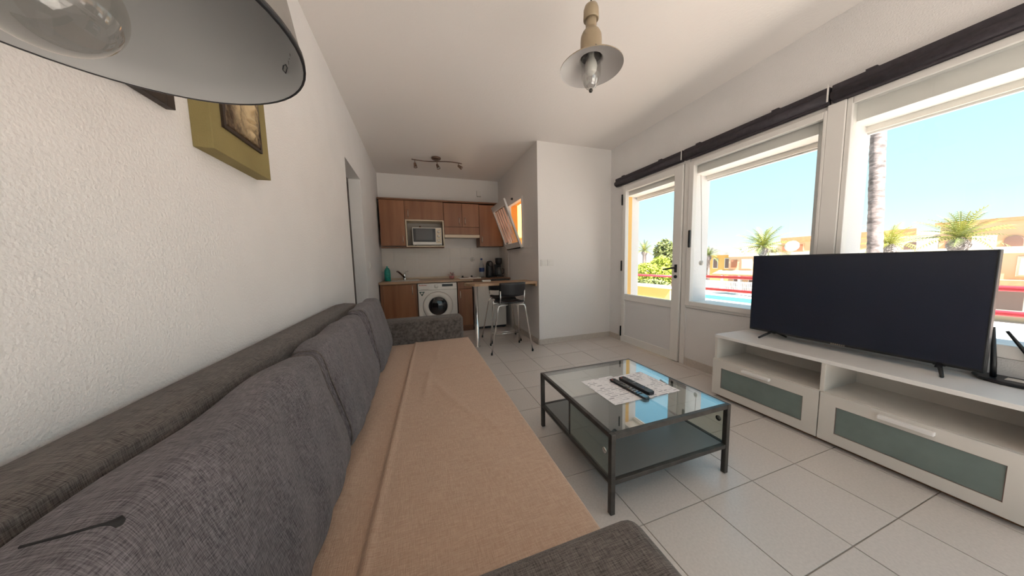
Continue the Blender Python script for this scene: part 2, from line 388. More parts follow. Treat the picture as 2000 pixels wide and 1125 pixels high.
def ring(root, name, m, x0, x1, y0, y1, z0, z1, wy0, wy1, wz0, wz1, bev=.004):
    box(name+'_stile', m, root, x0, x1, y0, y0+wy0, z0, z1, bev); box(name+'_stile', m, root, x0, x1, y1-wy1, y1, z0, z1, bev)
    box(name+'_rail', m, root, x0, x1, y0+wy0, y1-wy1, z0, z0+wz0, bev); box(name+'_rail', m, root, x0, x1, y0+wy0, y1-wy1, z1-wz1, z1, bev)
w1 = sroot('window_1', (XR, 1.28, .68), 'white framed window between the balcony door and the wide window')
ring(w1, 'frame', M_ALU, XR-.015, XR+.045, 1.195, 2.42, .685, 2.35, .04, .035, .03, .03)
ring(w1, 'sash', M_ALU, XR-.03, XR+.03, 1.285, 2.385, .715, 2.32, .02, .055, .05, .05)
box('mullion', M_ALU, w1, XR-.03, XR+.05, 1.19, 1.285, .685, 2.35, .004)
box('pane', M_GLASS, w1, XR-.002, XR+.004, 1.305, 2.33, .765, 2.27)
h = box('handle', M_BLACK, w1, XR-.052, XR-.03, 2.332, 2.358, 1.375, 1.57, .008, 'black window handle', 3)
w2 = sroot('window_2', (XR, 0, .68), 'wide white framed window behind the television')
ring(w2, 'frame', M_ALU, XR-.02, XR+.045, W2N, 1.188, .685, 2.35, .05, .028, .07, .045)
box('pane', M_GLASS, w2, XR-.002, XR+.004, W2N+.05, 1.16, .755, 2.305)
d1 = sroot('door_1', (XR, 2.44, 0), 'white aluminium balcony door with a tall pane and a lower panel')
box('door_jamb', M_ALU, d1, XR-.02, XR+.05, 3.435, 3.47, 0, 2.37, .003); box('door_jamb', M_ALU, d1, XR-.02, XR+.05, 2.385, 2.445, 0, 2.37, .003)
box('door_head', M_ALU, d1, XR-.02, XR+.05, 2.445, 3.435, 2.325, 2.37, .003)
box('stile', M_ALU, d1, XR-.04, XR+.02, 3.375, 3.43, .012, 2.322, .004); box('stile', M_ALU, d1, XR-.04, XR+.02, 2.455, 2.562, .012, 2.322, .004)
box('rail', M_ALU, d1, XR-.038, XR+.02, 2.562, 3.375, 2.245, 2.322, .003); box('rail', M_ALU, d1, XR-.038, XR+.02, 2.562, 3.375, .655, .742, .003); box('rail', M_ALU, d1, XR-.038, XR+.02, 2.562, 3.375, .012, .112, .003)
box('lower_panel', M_ALUP, d1, XR-.022, XR, 2.562, 3.375, .112, .655)
box('pane', M_GLASS, d1, XR-.012, XR-.006, 2.562, 3.375, .742, 2.245)
for z0 in (2.06, 1.09, .09): box('hinge', M_BLACKM, d1, XR-.055, XR-.02, 3.43, 3.448, z0, z0+.155, .004, 'black hinge')
hp = box('handle_plate', M_BLACK, d1, XR-.05, XR-.04, 2.49, 2.522, 1.09, 1.185, .004, 'black handle plate')
MB().tube([(XR-.05, 2.506, 1.145), (XR-.085, 2.506, 1.145), (XR-.09, 2.53, 1.142), (XR-.09, 2.64, 1.125)], .011, 8).build('lever', M_BLACK, hp)
MB().lathe([(0, .012), (.018, .012), (.02, 0), (0, 0)], (XR-.04, 2.506, 1.04), 16, (-1, 0, 0)).build('lock_rose', M_BLACK, d1, label='black lock rose')
struct(box('window_sill', M_OUTW, None, XR+.05, XR+.34, 1.36, 2.385, .735, .748), 'white outer sill of the first window')['kind'] = 'structure'
# kitchen hopper window
w3 = sroot('window_3', (XK, KY0, KZ0), 'small kitchen window with its sash tilted into the room')
ring(w3, 'frame', M_ALU, XK-.012, XK+.06, KY0, KY1, KZ0, KZ1, .035, .035, .035, .035, .003)
th = math.atan2(.30, .81); HL = KZ1-KZ0
sash = MB().box(-.03, 0, 0, .05, 0, HL).box(-.03, 0, KY1-KY0-.05, KY1-KY0, 0, HL).box(-.03, 0, .05, KY1-KY0-.05, 0, .1).box(-.03, 0, .05, KY1-KY0-.05, HL-.1, HL).build('sash', M_ALU, w3)
sash.location = (-.012, 0, 0); sash.rotation_euler = (0, -th, 0)
b_ = MB().box(-.018, -.012, .05, KY1-KY0-.05, .1, HL-.1).build('pane', M_CLEARP, sash); b_.location = (0, 0, 0)
for k in range(5):
    y0 = .14+k*.125
    o = MB().box(-.026, -.018, y0, y0+.062, .13, HL-.12).build('pale_strip', translucent('pink_white_strip', (.90, .72, .64)), sash, .002); o.location = (0, 0, 0)  # translucent pink-white strips down the pane
for ob in list(sash.children): ob.data.transform(Matrix.Translation(parent_origin(sash)))
sash.data.transform(Matrix.Translation(parent_origin(w3)))
MB().tube([(XK-.045, KY0+.03, KZ0-.01), (XK-.045, KY1-.05, KZ0-.01)], .010, 6).build('hinge_bar', M_BLACKM, w3, label='black hinge bar')
MB().lathe([(0, .03), (.018, .03), (.022, 0), (0, 0)], (XK, 4.86, KZ1+.055), 12, (-1, 0, 0)).build('stay_catch', M_BLACK, w3)

# ================================================================== LARGE FURNITURE
# ---------------- sofa
sf = thing('sofa', 'long grey-brown upholstered sofa against the left wall', 'sofa', (-.1, 1.6, 0))
SY0, SY1 = .26, 3.06
box('base', M_SOFAW, sf, -.60, .43, SY0+.02, SY1-.02, .04, .34, .02, seg=3)
box('seat', M_SOFA, sf, -.50, .445, .455, 2.865, .34, .455, .03, seg=4)
def arm(y0, y1):
    return MB().box(-.58, .418, y0, y1, .05, .71).build('armrest', M_SOFAW, sf, .035, 5)
arm(SY0, .45); arm(2.87, SY1)
def backfn(u, v):
    y = SY0+.01+(2.93-SY0)*u
    prof = [(-.495, .30), (-.50, .60), (-.502, .90), (-.508, .940), (-.53, .956), (-.585, .960), (-.63, .952), (-.642, .92), (-.642, .30)]
    t = v*(len(prof)-1); i = min(int(t), len(prof)-2); q = t-i
    x = prof[i][0]*(1-q)+prof[i+1][0]*q; z = prof[i][1]*(1-q)+prof[i+1][1]*q
    s = max(0, (u-.80)/.20); z = .3+(z-.3)*(1-.20*s**2.2)
    return (x, y, z)
bk = MB().grid(backfn, 40, 32)
n0 = 33
bk.add([backfn(0, v/32) for v in range(33)], [tuple(range(33))]); bk.add([backfn(1, v/32) for v in range(33)], [tuple(range(32, -1, -1))])
bk.build('back_frame', M_SOFAW, sf, weld=True)
for x in (-.5, .36):
    for y in (.34, 2.98): MB().lathe([(0, 0), (.02, 0), (.026, .05), (0, .05)], (x, y, 0), 12).build('leg', M_BLACK, sf)

# ---------------- back cushions
def cushion(y0, y1, zt, lean, seed, label, notch=None):
    rnd = random.Random(seed)
    th_ = thing('back_cushion', label, 'cushion', (-.4, (y0+y1)/2, .46), 'back cushions on the sofa')
    NU, NV = 56, 72
    ph = [rnd.uniform(0, 6.28) for _ in range(8)]
    def fn(u, v):
        # u along y, v around a rounded cross-section
        a = 2*PI*v
        s = 2*u-1
        ends = max(0., 1-abs(s)**16)**.5                    # plump ends
        pinch = 1-.10*abs(s)**3
        ca, sa = math.cos(a), math.sin(a)
        e = .42
        cx = math.copysign(abs(ca)**e, ca); cz = math.copysign(abs(sa)**e, sa)
        half_t = .105*(.55+.45*ends)*(1-.10*abs(s)**6)
        half_h = .232*(.92+.08*ends)*(1-.035*abs(s)**6)
        z = .702+cz*half_h
        fz = (z-.47)/.49
        x = -.388+lean+cx*half_t*(1.02-.36*max(0, min(1, fz)))-.058*fz
        # front bulge and belly
        if ca > 0:
            x += .020*math.exp(-((fz-.25)/.35)**2)*ends*ca
            x += .006*math.sin(9*s+ph[0]+3*fz)*ends*math.exp(-((fz-.75)/.25)**2)
            x += .004*math.sin(17*s+ph[1]-6*fz)*ends
        if sa > 0: z += (zt-.955)+.006*math.sin(7*s+ph[2])*ends*sa
        y = (y0+y1)/2+s*(y1-y0)/2*(1-.05*max(0., 1-fz)*(s > 0))
        return (x, y, max(z, .4815))
    mb = MB().grid(fn, NU, NV)
    # close the ends
    for u in (0, 1):
        ringv = [fn(u, k/NV) for k in range(NV)]
        mb.smooth = True; mb.add(ringv, [tuple(range(NV))]); mb.smooth = False
    mb.build('cover', M_SOFA, th_, weld=True)
    # piped seams round the two end panels
    for s_ in (-1, 1):
        u = .5+s_*.478
        pts = [fn(u, k/40) for k in range(41)]
        MB().tube(pts, .0035, 6, cap=False).build('seam', M_SOFAW, th_)
    if notch:
        pts = [Vector(fn(.172+.02*k/8, .255-.085*k/8)) for k in range(9)]
        MB().tube(pts, [.002, .002, .002, .002, .002, .0025, .004, .008, .004], 8).build('gather', M_SEAM, th_, label='puckered corner seam')
    return th_
cushion(.30, 1.235, .955, .006, 1, 'large grey back cushion nearest the camera beside the near armrest',
        notch=True)
cushion(1.24, 2.085, .955, .006, 2, 'grey back cushion in the middle of the sofa')
cushion(2.09, 2.85, .975, .02, 3, 'grey back cushion by the far armrest facing the kitchen')

# ---------------- throw
def throw():
    NU, NV = 120, 90
    def sm(a, b, x):
        t = max(0, min(1, (x-a)/(b-a))); return t*t*(3-2*t)
    xs = [-.42+i*(.872/60) for i in range(61)]
    prof = [(x, .468) for x in xs[:-1]]+[(.452+.012*math.sin(t), .456+.012*math.cos(t)) for t in (0, .4, .8, 1.2, 1.57)]+[(.466, .44-.02*k) for k in range(12)]
    L = len(prof)-1
    def fn(u, v):
        y = .452+(2.868-.452)*u
        t = v*L; i = min(int(t), L-1); q = t-i
        x = prof[i][0]*(1-q)+prof[i+1][0]*q; z = prof[i][1]*(1-q)+prof[i+1][1]*q
        if z > .46:
            xr = -.19+.052*(y-.5)                        # long fold towards the back
            z += .010*sm(xr-.012, xr+.006, x)+.006*math.exp(-((x-xr-.008)/.012)**2)
            z += .004*math.exp(-((y-2.02-.10*(x))/.016)**2)*sm(-.05, .0, x)          # cross fold
            for (cx, cy, dx, dy, w, l, hh) in ((.02, 1.85, .12, 1, .018, .22, .008), (.10, 1.7, -.25, 1, .02, .2, .005), (.19, 1.45, -.35, 1, .016, .16, .006), (.28, 1.3, -.3, 1, .014, .2, .004), (.12, 2.45, .1, 1, .02, .2, .005), (-.27, 1.2, .1, 1, .03, .4, .006)):
                px, py = x-cx, y-cy; ll = math.hypot(dx, dy); along = (px*dx+py*dy)/ll; ac = (px*dy-py*dx)/ll
                z += hh*math.exp(-(ac/w)**2-(along/l)**2)
            z += .0015*math.sin(23*x+5*y)*math.sin(11*y)
        else:
            x += .004*math.sin(14*y)*(.46-z)*5
        return (x, y, z)
    o = MB().grid(fn, NU, NV*2).build('throw_blanket', M_THROW, None, solid=.004)
    tag(o, 'tan knitted throw spread over the whole sofa seat', 'blanket')
throw()

# ---------------- coffee table
TX0, TX1, TY0, TY1, TZ = .832, 1.652, 1.035, 1.852, .418
ct = thing('coffee_table', 'low square coffee table of dark steel tube and glass', 'table', (1.24, 1.44, 0))
q = .026
for (a, b) in ((TX0, TY0), (TX1-q, TY0), (TX0, TY1-q), (TX1-q, TY1-q)): box('leg', M_STEELD, ct, a, a+q, b, b+q, 0, TZ, .003)
for z0, z1 in ((TZ-.026, TZ), (.155, .178)):
    for b in (TY0, TY1-q): box('rail', M_STEELD, ct, TX0+q, TX1-q, b+.002, b+q-.002, z0, z1, .002)
    for a in (TX0, TX1-q): box('rail', M_STEELD, ct, a+.002, a+q-.002, TY0+q, TY1-q, z0, z1, .002)
box('shelf', M_SHELF, ct, TX0+q, TX1-q, TY0+q, TY1-q, .166, .176)
box('glass_top', M_TGLASS, ct, TX0+q-.006, TX1-q+.006, TY0+q-.006, TY1-q+.006, TZ-.004, TZ+.001)
MB().box(TX0+.008, TX0+.012, TY0+q, 1.445, .178, TZ-.026).build('glass_side', M_SGLASS, ct)
gs2 = MB().box(TX1-.012, TX1-.008, TY0+q, 1.445, .178, TZ-.026).build('glass_side', M_SGLASS, ct)
for xx, ax in ((TX0+.008, -1), (TX1-.012, 1)):
    MB().lathe([(0, .006), (.014, .006), (.016, 0), (0, 0)], (xx, 1.095, .305), 16, (ax, 0, 0)).build('finger_pull', M_CHROME, ct)
MB().box(TX0+.006, TX0+.014, 1.438, 1.446, .178, TZ-.026).build('glass_edge', M_STEELD, ct)

# ---------------- tv stand
SX, SB, DV = 2.51, 2.925, 1.028
S0, S1, SZ = .322, 1.736, .567
st = thing('tv_stand', 'long low white cabinet with two glass fronted drawers below the windows', 'tv cabinet', (2.72, 1.03, 0))
box('top', M_STANDLIT, st, SX-.004, SB, S0-.003, S1+.003, SZ-.026, SZ, .003)
for a in (S0, S1-.022): box('side_panel', M_STAND, st, SX+.004, SB-.01, a, a+.022, .02, SZ-.026, .002)
box('divider', M_STAND, st, SX+.004, SB-.02, DV-.011, DV+.011, .04, SZ-.026, .002)
box('back_panel', M_STAND, st, SB-.025, SB-.012, S0+.022, S1-.022, .04, SZ-.026)
box('shelf', M_STAND, st, SX+.004, SB-.025, S0+.022, DV-.011, .338, .352); box('shelf', M_STAND, st, SX+.004, SB-.025, DV+.011, S1-.022, .338, .352)
box('bottom_panel', M_STAND, st, SX+.01, SB-.02, S0+.022, S1-.022, .028, .042)
box('plinth', M_WOODD, st, SX+.03, SX+.045, S0+.03, S1-.03, 0, .028)
box('plinth', M_WOODD, st, SB-.06, SB-.045, S0+.03, S1-.03, 0, .028)
for (a, b, p0, p1, h0, h1) in ((DV+.003, S1-.002, 1.110, 1.662, 1.30, 1.49), (S0+.002, DV-.003, .400, .950, .588, .776)):
    d = MB()
    Zb, Zt, pz0, pz1 = .030, .349, .098, .278
    d.box(SX-.016, SX+.003, a, p0, Zb, Zt).box(SX-.016, SX+.003, p1, b, Zb, Zt).box(SX-.016, SX+.003, p0, p1, Zb, pz0).box(SX-.016, SX+.003, p0, p1, pz1, Zt)
    dr = d.build('drawer', M_STAND, st)
    box('glass_panel', M_FROST, dr, SX-.010, SX-.004, p0, p1, pz0, pz1, label='greenish frosted glass panel')
    for (u0, u1, v0, v1) in ((p0, p1, pz0, pz0+.003), (p0, p1, pz1-.003, pz1), (p0, p0+.003, pz0, pz1), (p1-.003, p1, pz0, pz1)):
        box('panel_bead', M_SHADE, dr, SX-.0125, SX-.0095, u0, u1, v0, v1)
    box('handle', M_STANDLIT, dr, SX-.042, SX-.014, h0, h1, .305, .327, .004)

# ---------------- television
tv = thing('television', 'black flat screen television on the white cabinet', 'television', (2.80, 1.09, SZ))
TVY0, TVY1, TVZ0, TVZ1 = .540, 1.630, .614, 1.262
box('casing', M_BLACK, tv, 2.785, 2.825, TVY0, TVY1, TVZ0, TVZ1, .004)
box('rear_housing', M_BLACK, tv, 2.825, 2.865, TVY0+.15, TVY1-.15, TVZ0+.03, TVZ1-.22, .01)
box('screen', M_SCREEN, tv, 2.783, 2.786, TVY0+.008, TVY1-.008, TVZ0+.016, TVZ1-.008)
for i in range(7): box('logo_letter', M_BRASS, tv, 2.7822, 2.7835, 1.113-i*.0105, 1.106-i*.0105, TVZ0+.003, TVZ0+.0105)
for yc in (1.465, .675):
    f = MB()
    sg = 1 if yc > 1 else -1
    f.tube([(2.79, yc, TVZ0+.01), (2.69, yc+sg*.038, SZ+.007)], [.010, .007], 6)
    f.tube([(2.82, yc, TVZ0+.01), (2.91, yc-sg*.038, SZ+.007)], [.010, .007], 6)
    f.box(2.788, 2.822, yc-.02, yc+.02, TVZ0-.004, TVZ0+.02)
    f.build('foot', M_BLACK, tv)

# ================================================================== ROLLER BLINDS
for k, (a, b, lab) in enumerate(((2.452, 3.585, 'dark rolled fabric blind above the balcony door'), (1.272, 2.440, 'dark rolled fabric blind above the first window'), (-.05, 1.260, 'dark rolled fabric blind above the wide window'))):
    r = thing('roller_blind', lab, 'blind', (XR-.04, (a+b)/2, 2.36), 'dark blinds over the windows')
    box('head_rail', M_BLIND, r, XR-.055, XR, a, b, 2.405, 2.472, .006)
    MB().tube([(XR-.045, a+.003, 2.398), (XR-.045, b-.003, 2.398)], .034, 14).build('fabric_roll', M_BLIND, r)
    box('bottom_bar', M_BLIND, r, XR-.05, XR-.008, a+.004, b-.004, 2.352, 2.378, .004)
    for y in (a+.28*(b-a), b-.14*(b-a)): box('bracket', M_BLIND, r, XR-.055, XR, y-.025, y+.025, 2.470, 2.482, .002)
    if k < 2: box('end_clip', M_ALU, r, XR-.083, XR-.078, a-.008, a, 2.36, 2.475)

# ================================================================== LAMPS
pl = thing('pendant_lamp', 'taupe pendant lamp with a pale saucer shade and glass jar above the coffee table', 'lamp', (.965, 1.408, 2.318))
LX, LY, LZ = .965, 1.408, 2.318
MB().lathe([(0, .325), (.018, .324), (.034, .315), (.040, .297), (.041, .248), (.037, .244), (.030, .25), (0, .25)], (LX, LY, LZ)).build('cap', M_LAMPT, pl)
MB().lathe([(.029, .26), (.029, .205), (.031, .198), (.046, .182), (.055, .162), (.057, .14), (.057, .075), (.060, .05)], (LX, LY, LZ)).build('socket_housing', M_LAMPT, pl)
MB().lathe([(.058, .060), (.075, .048), (.12, .022), (.165, .003), (.170, -.002), (.1695, -.005)], (LX, LY, LZ), 48).build('shade_top', M_LAMPT, pl)
MB().lathe([(.1695, -.005), (.164, .000), (.118, .018), (.075, .042), (.066, .040), (.060, .046), (.056, .056)], (LX, LY, LZ), 48).build('shade_inside', M_LAMPIN2, pl, label='pale grey enamel inside')
MB().lathe([(.054, .054), (.053, .12), (.035, .15), (0, .15)], (LX, LY, LZ)).build('housing_inside', mat('lamp_dark_inside', (.10, .08, .06), .4, metal=.4), pl)
MB().lathe([(.050, .075), (.052, .03), (.054, -.01), (.052, -.045), (.042, -.08), (.026, -.103), (.010, -.112), (0, -.113)], (LX, LY, LZ), 32).build('glass_jar', M_JAR, pl)
MB().lathe([(0, -.108), (.008, -.110), (.011, -.118), (.008, -.126), (0, -.128)], (LX, LY, LZ), 12).build('finial', M_STEELD, pl)
MB().lathe([(0, .13), (.017, .13), (.018, .055), (.022, .044), (.030, .028), (.034, .005), (.030, -.018), (.017, -.031), (0, -.034)], (LX, LY, LZ), 20).build('bulb', M_OPAL, pl)
MB().tube([(LX, LY, LZ+.32), (LX, LY, ZC-.03)], .004, 6).build('cord', M_FRAME, pl)
MB().lathe([(0, 0), (.045, 0), (.05, -.01), (.04, -.035), (.005, -.04), (0, -.04)], (LX, LY, ZC), 24).build('ceiling_rose', M_LAMPT, pl)
for a in (2.3, 2.62): box('vent_slot', M_BLACK, pl, LX-.012+(a-2.3)*.05, LX+.012+(a-2.3)*.05, LY-.0585, LY-.055, LZ+.074, LZ+.082)

nl = thing('pendant_lamp', 'big grey dome pendant lamp hanging close over the sofa at upper left', 'lamp', (-.30, .43, 1.522))
NX, NY, NZ = -.30, .43, 1.522
MB().lathe([(.170, -.002), (.1705, .006), (.166, .03), (.157, .085), (.138, .14), (.10, .185), (.055, .21), (.03, .215)], (NX, NY, NZ), 64).build('shade_outside', M_LAMPOUT, nl)
MB().lathe([(.170, -.002), (.167, .002), (.162, .03), (.153, .083), (.134, .136), (.097, .18), (.05, .205), (0, .207)], (NX, NY, NZ), 64).build('shade_inside', M_LAMPIN, nl, label='pale grey enamel inside')
MB().lathe([(.1695, -.003), (.1725, -.003), (.1725, .004), (.170, .005)], (NX, NY, NZ), 64).build('rim', M_BLACK, nl, label='black rim')
GX, GY, GZ_ = -.318, .402, 1.511
MB().lathe([(.016, .12), (.018, .075), (.030, .046)]+[(.05*math.sin(a), .05*math.cos(a)) for a in [.62+(PI-.62)*k/22 for k in range(1, 23)]], (GX, GY, GZ_), 48).build('globe_bulb', M_GLOBE, nl, label='round clear glass bulb')
MB().lathe([(0, .19), (.021, .19), (.021, .10), (.016, .095), (0, .095)], (GX, GY, GZ_), 20).build('bulb_socket', M_LAMPT, nl)
MB().tube([(GX, GY, GZ_+.10), (GX, GY, GZ_+.02)], [.008, .004], 8).build('bulb_stem', M_OPAL, nl)
MB().lathe([(.055, .20), (.05, .24), (.03, .27), (.028, .36), (.02, .38), (0, .38)], (NX, NY, NZ), 24).build('socket_housing', M_LAMPT, nl)
MB().tube([(NX, NY, NZ+.375), (NX, NY, ZC-.03)], .004, 6).build('cord', M_FRAME, nl)
MB().lathe([(0, 0), (.045, 0), (.05, -.01), (.04, -.035), (.005, -.04), (0, -.04)], (NX, NY, ZC), 24).build('ceiling_rose', M_LAMPT, nl)

def inset(p): return Vector((NX, NY, p[2]))+(Vector(p)-Vector((NX, NY, p[2])))*.985
MB().tube([inset(p) for p in ((-.1784, .5365, 1.550), (-.1759, .5323, 1.5537), (-.1703, .5255, 1.5519), (-.1684, .5244, 1.5472), (-.1737, .5327, 1.5434), (-.1784, .5365, 1.550))], .0007, 6).build('inside_mark', M_BLACK, nl, label='small dark looped mark printed inside')
for a_, b_ in (((-.1639, .5177, 1.5481), (-.1634, .5153, 1.5523)), ((-.1612, .511, 1.552), (-.1592, .5075, 1.5505)), ((-.1569, .504, 1.5518), (-.1565, .5021, 1.5547))):
    MB().tube([inset(a_), inset(b_)], .0005, 5).build('inside_mark', M_LAMPOUT, nl)

# ================================================================== PICTURES
pc = thing('wall_picture', 'olive green canvas with a carved clay relief on the left wall', 'picture', (XL, 1.36, 1.64))
box('canvas', M_OLIVE, pc, XL, XL+.052, 1.172, 1.535, 1.635, 2.10, .002)
RY0, RY1, RZ0, RZ1 = 1.235, 1.452, 1.735, 2.02
def relief(u, v):
    y = RY0+(RY1-RY0)*u; z = RZ0+(RZ1-RZ0)*v
    def g(cy, cz, sy, sz, h, r=0):
        dy, dz = u-cy, v-cz; c, s = math.cos(r), math.sin(r); a, b = dy*c+dz*s, -dy*s+dz*c
        return h*math.exp(-(a/sy)**2-(b/sz)**2)
    hgt = .008
    hgt += g(.60, .45, .34, .42, .018)                       # face
    hgt += g(.55, .55, .05, .20, .012) + g(.56, .40, .09, .05, .009)     # nose
    hgt += g(.60, .26, .13, .025, .012) + g(.60, .20, .11, .025, .012) - g(.60, .23, .13, .012, .008)   # lips
    hgt += g(.60, .08, .10, .05, .010)                       # chin
    hgt += g(.42, .62, .10, .03, .010) + g(.76, .62, .10, .03, .010) - g(.42, .56, .09, .03, .010) - g(.76, .56, .09, .03, .010)
    hgt += g(.25, .30, .06, .25, .008, .4) + .003*math.sin(31*u+17*v)*math.sin(23*v)
    edge = min(u, 1-u, v, 1-v)
    if edge < .001: hgt = 0
    return (XL+.050+1.1*hgt, y, z)
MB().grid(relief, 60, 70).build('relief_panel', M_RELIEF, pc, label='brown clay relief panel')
for (a, b, c, d) in ((RY0-.012, RY0, RZ0-.012, RZ1+.012), (RY1, RY1+.012, RZ0-.012, RZ1+.012), (RY0, RY1, RZ0-.012, RZ0), (RY0, RY1, RZ1, RZ1+.012)):
    box('relief_border', M_FRAME, pc, XL+.05, XL+.060, a, b, c, d)
p2 = thing('wall_picture', 'dark brown framed picture mostly hidden behind the big lamp', 'picture', (XL, .92, 1.70))
for (a, b, c, d) in ((.76, .79, 1.70, 2.04), (1.055, 1.085, 1.70, 2.04), (.79, 1.055, 1.70, 1.73), (.79, 1.055, 2.01, 2.04)):
    box('frame_side', M_FRAME, p2, XL, XL+.022, a, b, c, d, .002)
box('print', mat('dark_print', (.07, .05, .04), .5, var=.5, vscale=9), p2, XL, XL+.012, .79, 1.055, 1.73, 2.01)

# ================================================================== COFFEE TABLE ITEMS
def paper_mat(name, seed, scale):
    m = bpy.data.materials.new(name); m.use_nodes = True
    n = m.node_tree.nodes; l = m.node_tree.links; b = n['Principled BSDF']; b.inputs['Roughness'].default_value = .75
    tc = n.new('ShaderNodeTexCoord'); mp = n.new('ShaderNodeMapping'); mp.inputs['Location'].default_value = (seed, seed*.7, 0)
    br = n.new('ShaderNodeTexBrick'); br.inputs['Scale'].default_value = 1.0
    br.inputs['Brick Width'].default_value = .085; br.inputs['Row Height'].default_value = .019; br.inputs['Mortar Size'].default_value = .0068; br.inputs['Mortar Smooth'].default_value = .3
    br.inputs['Color1'].default_value = (.25, .23, .26, 1); br.inputs['Color2'].default_value = (.84, .80, .80, 1); br.inputs['Mortar'].default_value = (.84, .80, .80, 1); br.inputs['Bias'].default_value = -.1
    no = n.new('ShaderNodeTexNoise'); no.inputs['Scale'].default_value = 14; cr = n.new('ShaderNodeValToRGB'); cr.color_ramp.elements[0].position = .44; cr.color_ramp.elements[1].position = .52
    mx = n.new('ShaderNodeMixRGB'); mx.inputs[1].default_value = (.84, .80, .80, 1)
    l.new(tc.outputs['Object'], mp.inputs[0]); l.new(mp.outputs[0], br.inputs[0]); l.new(mp.outputs[0], no.inputs[0]); l.new(no.outputs[0], cr.inputs[0]); l.new(cr.outputs[0], mx.inputs[0]); l.new(br.outputs[0], mx.inputs[2]); l.new(mx.outputs[0], b.inputs['Base Color'])
    return m
ZT = TZ+.0015
def sheet(name, x0, x1, y0, y1, z, m, label, rot=0):
    o = MB().box(-(x1-x0)/2, (x1-x0)/2, -(y1-y0)/2, (y1-y0)/2, 0, .0008).build(name, m)
    o.location = ((x0+x1)/2, (y0+y1)/2, z); o.rotation_euler = (0, 0, rot); tag(o, label, 'paper', 'printed sheets on the coffee table')
sheet('paper_sheet', 1.030, 1.282, 1.260, 1.603, ZT, paper_mat('printed_page', 1.3, 1), 'white printed sheet on the coffee table nearest the sofa', math.radians(.8))
sheet('paper_sheet', 1.284, 1.530, 1.256, 1.585, ZT, paper_mat('printed_page_two', 4.1, 1), 'white printed sheet on the coffee table nearest the television', math.radians(1.2))
def remote(x, y, L, w, hgt, rot, label, gloss):
    r = thing('remote_control', label, 'remote', (x, y, ZT+.001), 'remote controls on the coffee table'); r.rotation_euler = (0, 0, rot)
    m = mat('remote_body_%s' % gloss, (.012, .012, .013), .12 if gloss == 'gloss' else .38, coat=.6 if gloss == 'gloss' else 0)
    P = parent_origin(r)
    b = MB(); w2_ = w/2
    poly = [(-w2_+.006, -L/2), (w2_-.006, -L/2), (w2_, -L/2+.012), (w2_*1.0, L/2-.012), (w2_-.006, L/2), (-w2_+.006, L/2), (-w2_, L/2-.012), (-w2_, -L/2+.012)]
    b.prism([(P.x+a, P.y+c) for a, c in poly], P.z, P.z+hgt)
    b.build('body', m, r, .004, 2)
    k = 0
    for j in range(11):
        for i in (-1, 0, 1):
            yy = L/2-.02-j*(L-.05)/11
            col = M_BLUE if (j == 9 and i == 0) else (M_RED if (j == 0 and i == -1) else mat('remote_key', (.05, .055, .06), .5))
            MB().box(P.x+i*w*.28-.0045, P.x+i*w*.28+.0045, P.y+yy-.0035, P.y+yy+.0035, P.z+hgt, P.z+hgt+.0018).build('key', col, r)
    MB().lathe([(0, .002), (.010, .002), (.012, 0), (0, 0)], (P.x, P.y+.01, P.z+hgt), 16).build('pad_ring', mat('remote_ring', (.10, .10, .11), .3), r)
    return r
remote(1.242, 1.392, .30, .044, .014, math.radians(4), 'slim glossy black remote lying on the seam between the two sheets', 'gloss')
remote(1.310, 1.402, .255, .052, .022, math.radians(4), 'thick black remote with rows of keys lying on the printed sheets', 'matt')

# ================================================================== TV STAND ITEMS
rt = thing('wifi_router', 'flat black router with two aerials at the end of the white cabinet', 'router', (2.87, .47, SZ))
poly = [(2.955, .595), (2.90, .60), (2.835, .565), (2.805, .50), (2.80, .40), (2.82, .345), (2.90, .335), (2.955, .36)]
MB().prism(poly, SZ+.006, SZ+.020).build('body', M_BLACK, rt, .006, 3)
MB().prism([(2.875+(a-2.875)*.86, .465+(b-.465)*.86) for a, b in poly], SZ, SZ+.008).build('base', M_BLACK, rt)
box('sticker', M_WHITEAP, rt, 2.862, 2.915, .40, .50, SZ+.0195, SZ+.0215)
MB().tube([(2.885, .535, SZ+.02), (2.885, .538, SZ+.09), (2.888, .552, SZ+.285)], [.010, .010, .006], 8).build('aerial', M_BLACK, rt)
MB().tube([(2.93, .40, SZ+.02), (2.92, .425, SZ+.09), (2.89, .515, SZ+.27)], [.010, .010, .006], 8).build('aerial', M_BLACK, rt)

# ================================================================== SWITCHES ETC
for x0, lab in ((1.715, 'white square light switch nearer the kitchen on the short wall'), (1.825, 'white square light switch nearer the balcony door on the short wall')):
    s = thing('light_switch', lab, 'switch', (x0+.05, YS, 1.24), 'switches on the short wall')
    box('plate', M_SWITCH, s, x0, x0+.1, YS-.010, YS, 1.19, 1.285, .003); box('rocker', M_SWITCH, s, x0+.02, x0+.08, YS-.016, YS-.010, 1.208, 1.267, .002)
s = thing('light_switch', 'small white switch on the left wall beyond the doorway', 'switch', (XL, 4.36, 1.26))
box('plate', M_SWITCH, s, XL, XL+.010, 4.31, 4.41, 1.21, 1.31, .003); box('rocker', M_SWITCH, s, XL+.010, XL+.016, 4.33, 4.39, 1.23, 1.29, .002)
s = thing('wall_socket', 'round white socket on the tiles above the hob', 'socket', (1.085, YB-.007, 1.333))
MB().lathe([(0, .012), (.03, .012), (.042, .010), (.045, 0), (0, 0)], (1.085, YB-.007, 1.333), 24, (0, -1, 0)).build('plate', M_SWITCH, s)
MB().lathe([(0, .014), (.022, .014), (.022, .011), (0, .011)], (1.085, YB-.007, 1.333), 20, (0, -1, 0)).build('well', M_NICHE, s)
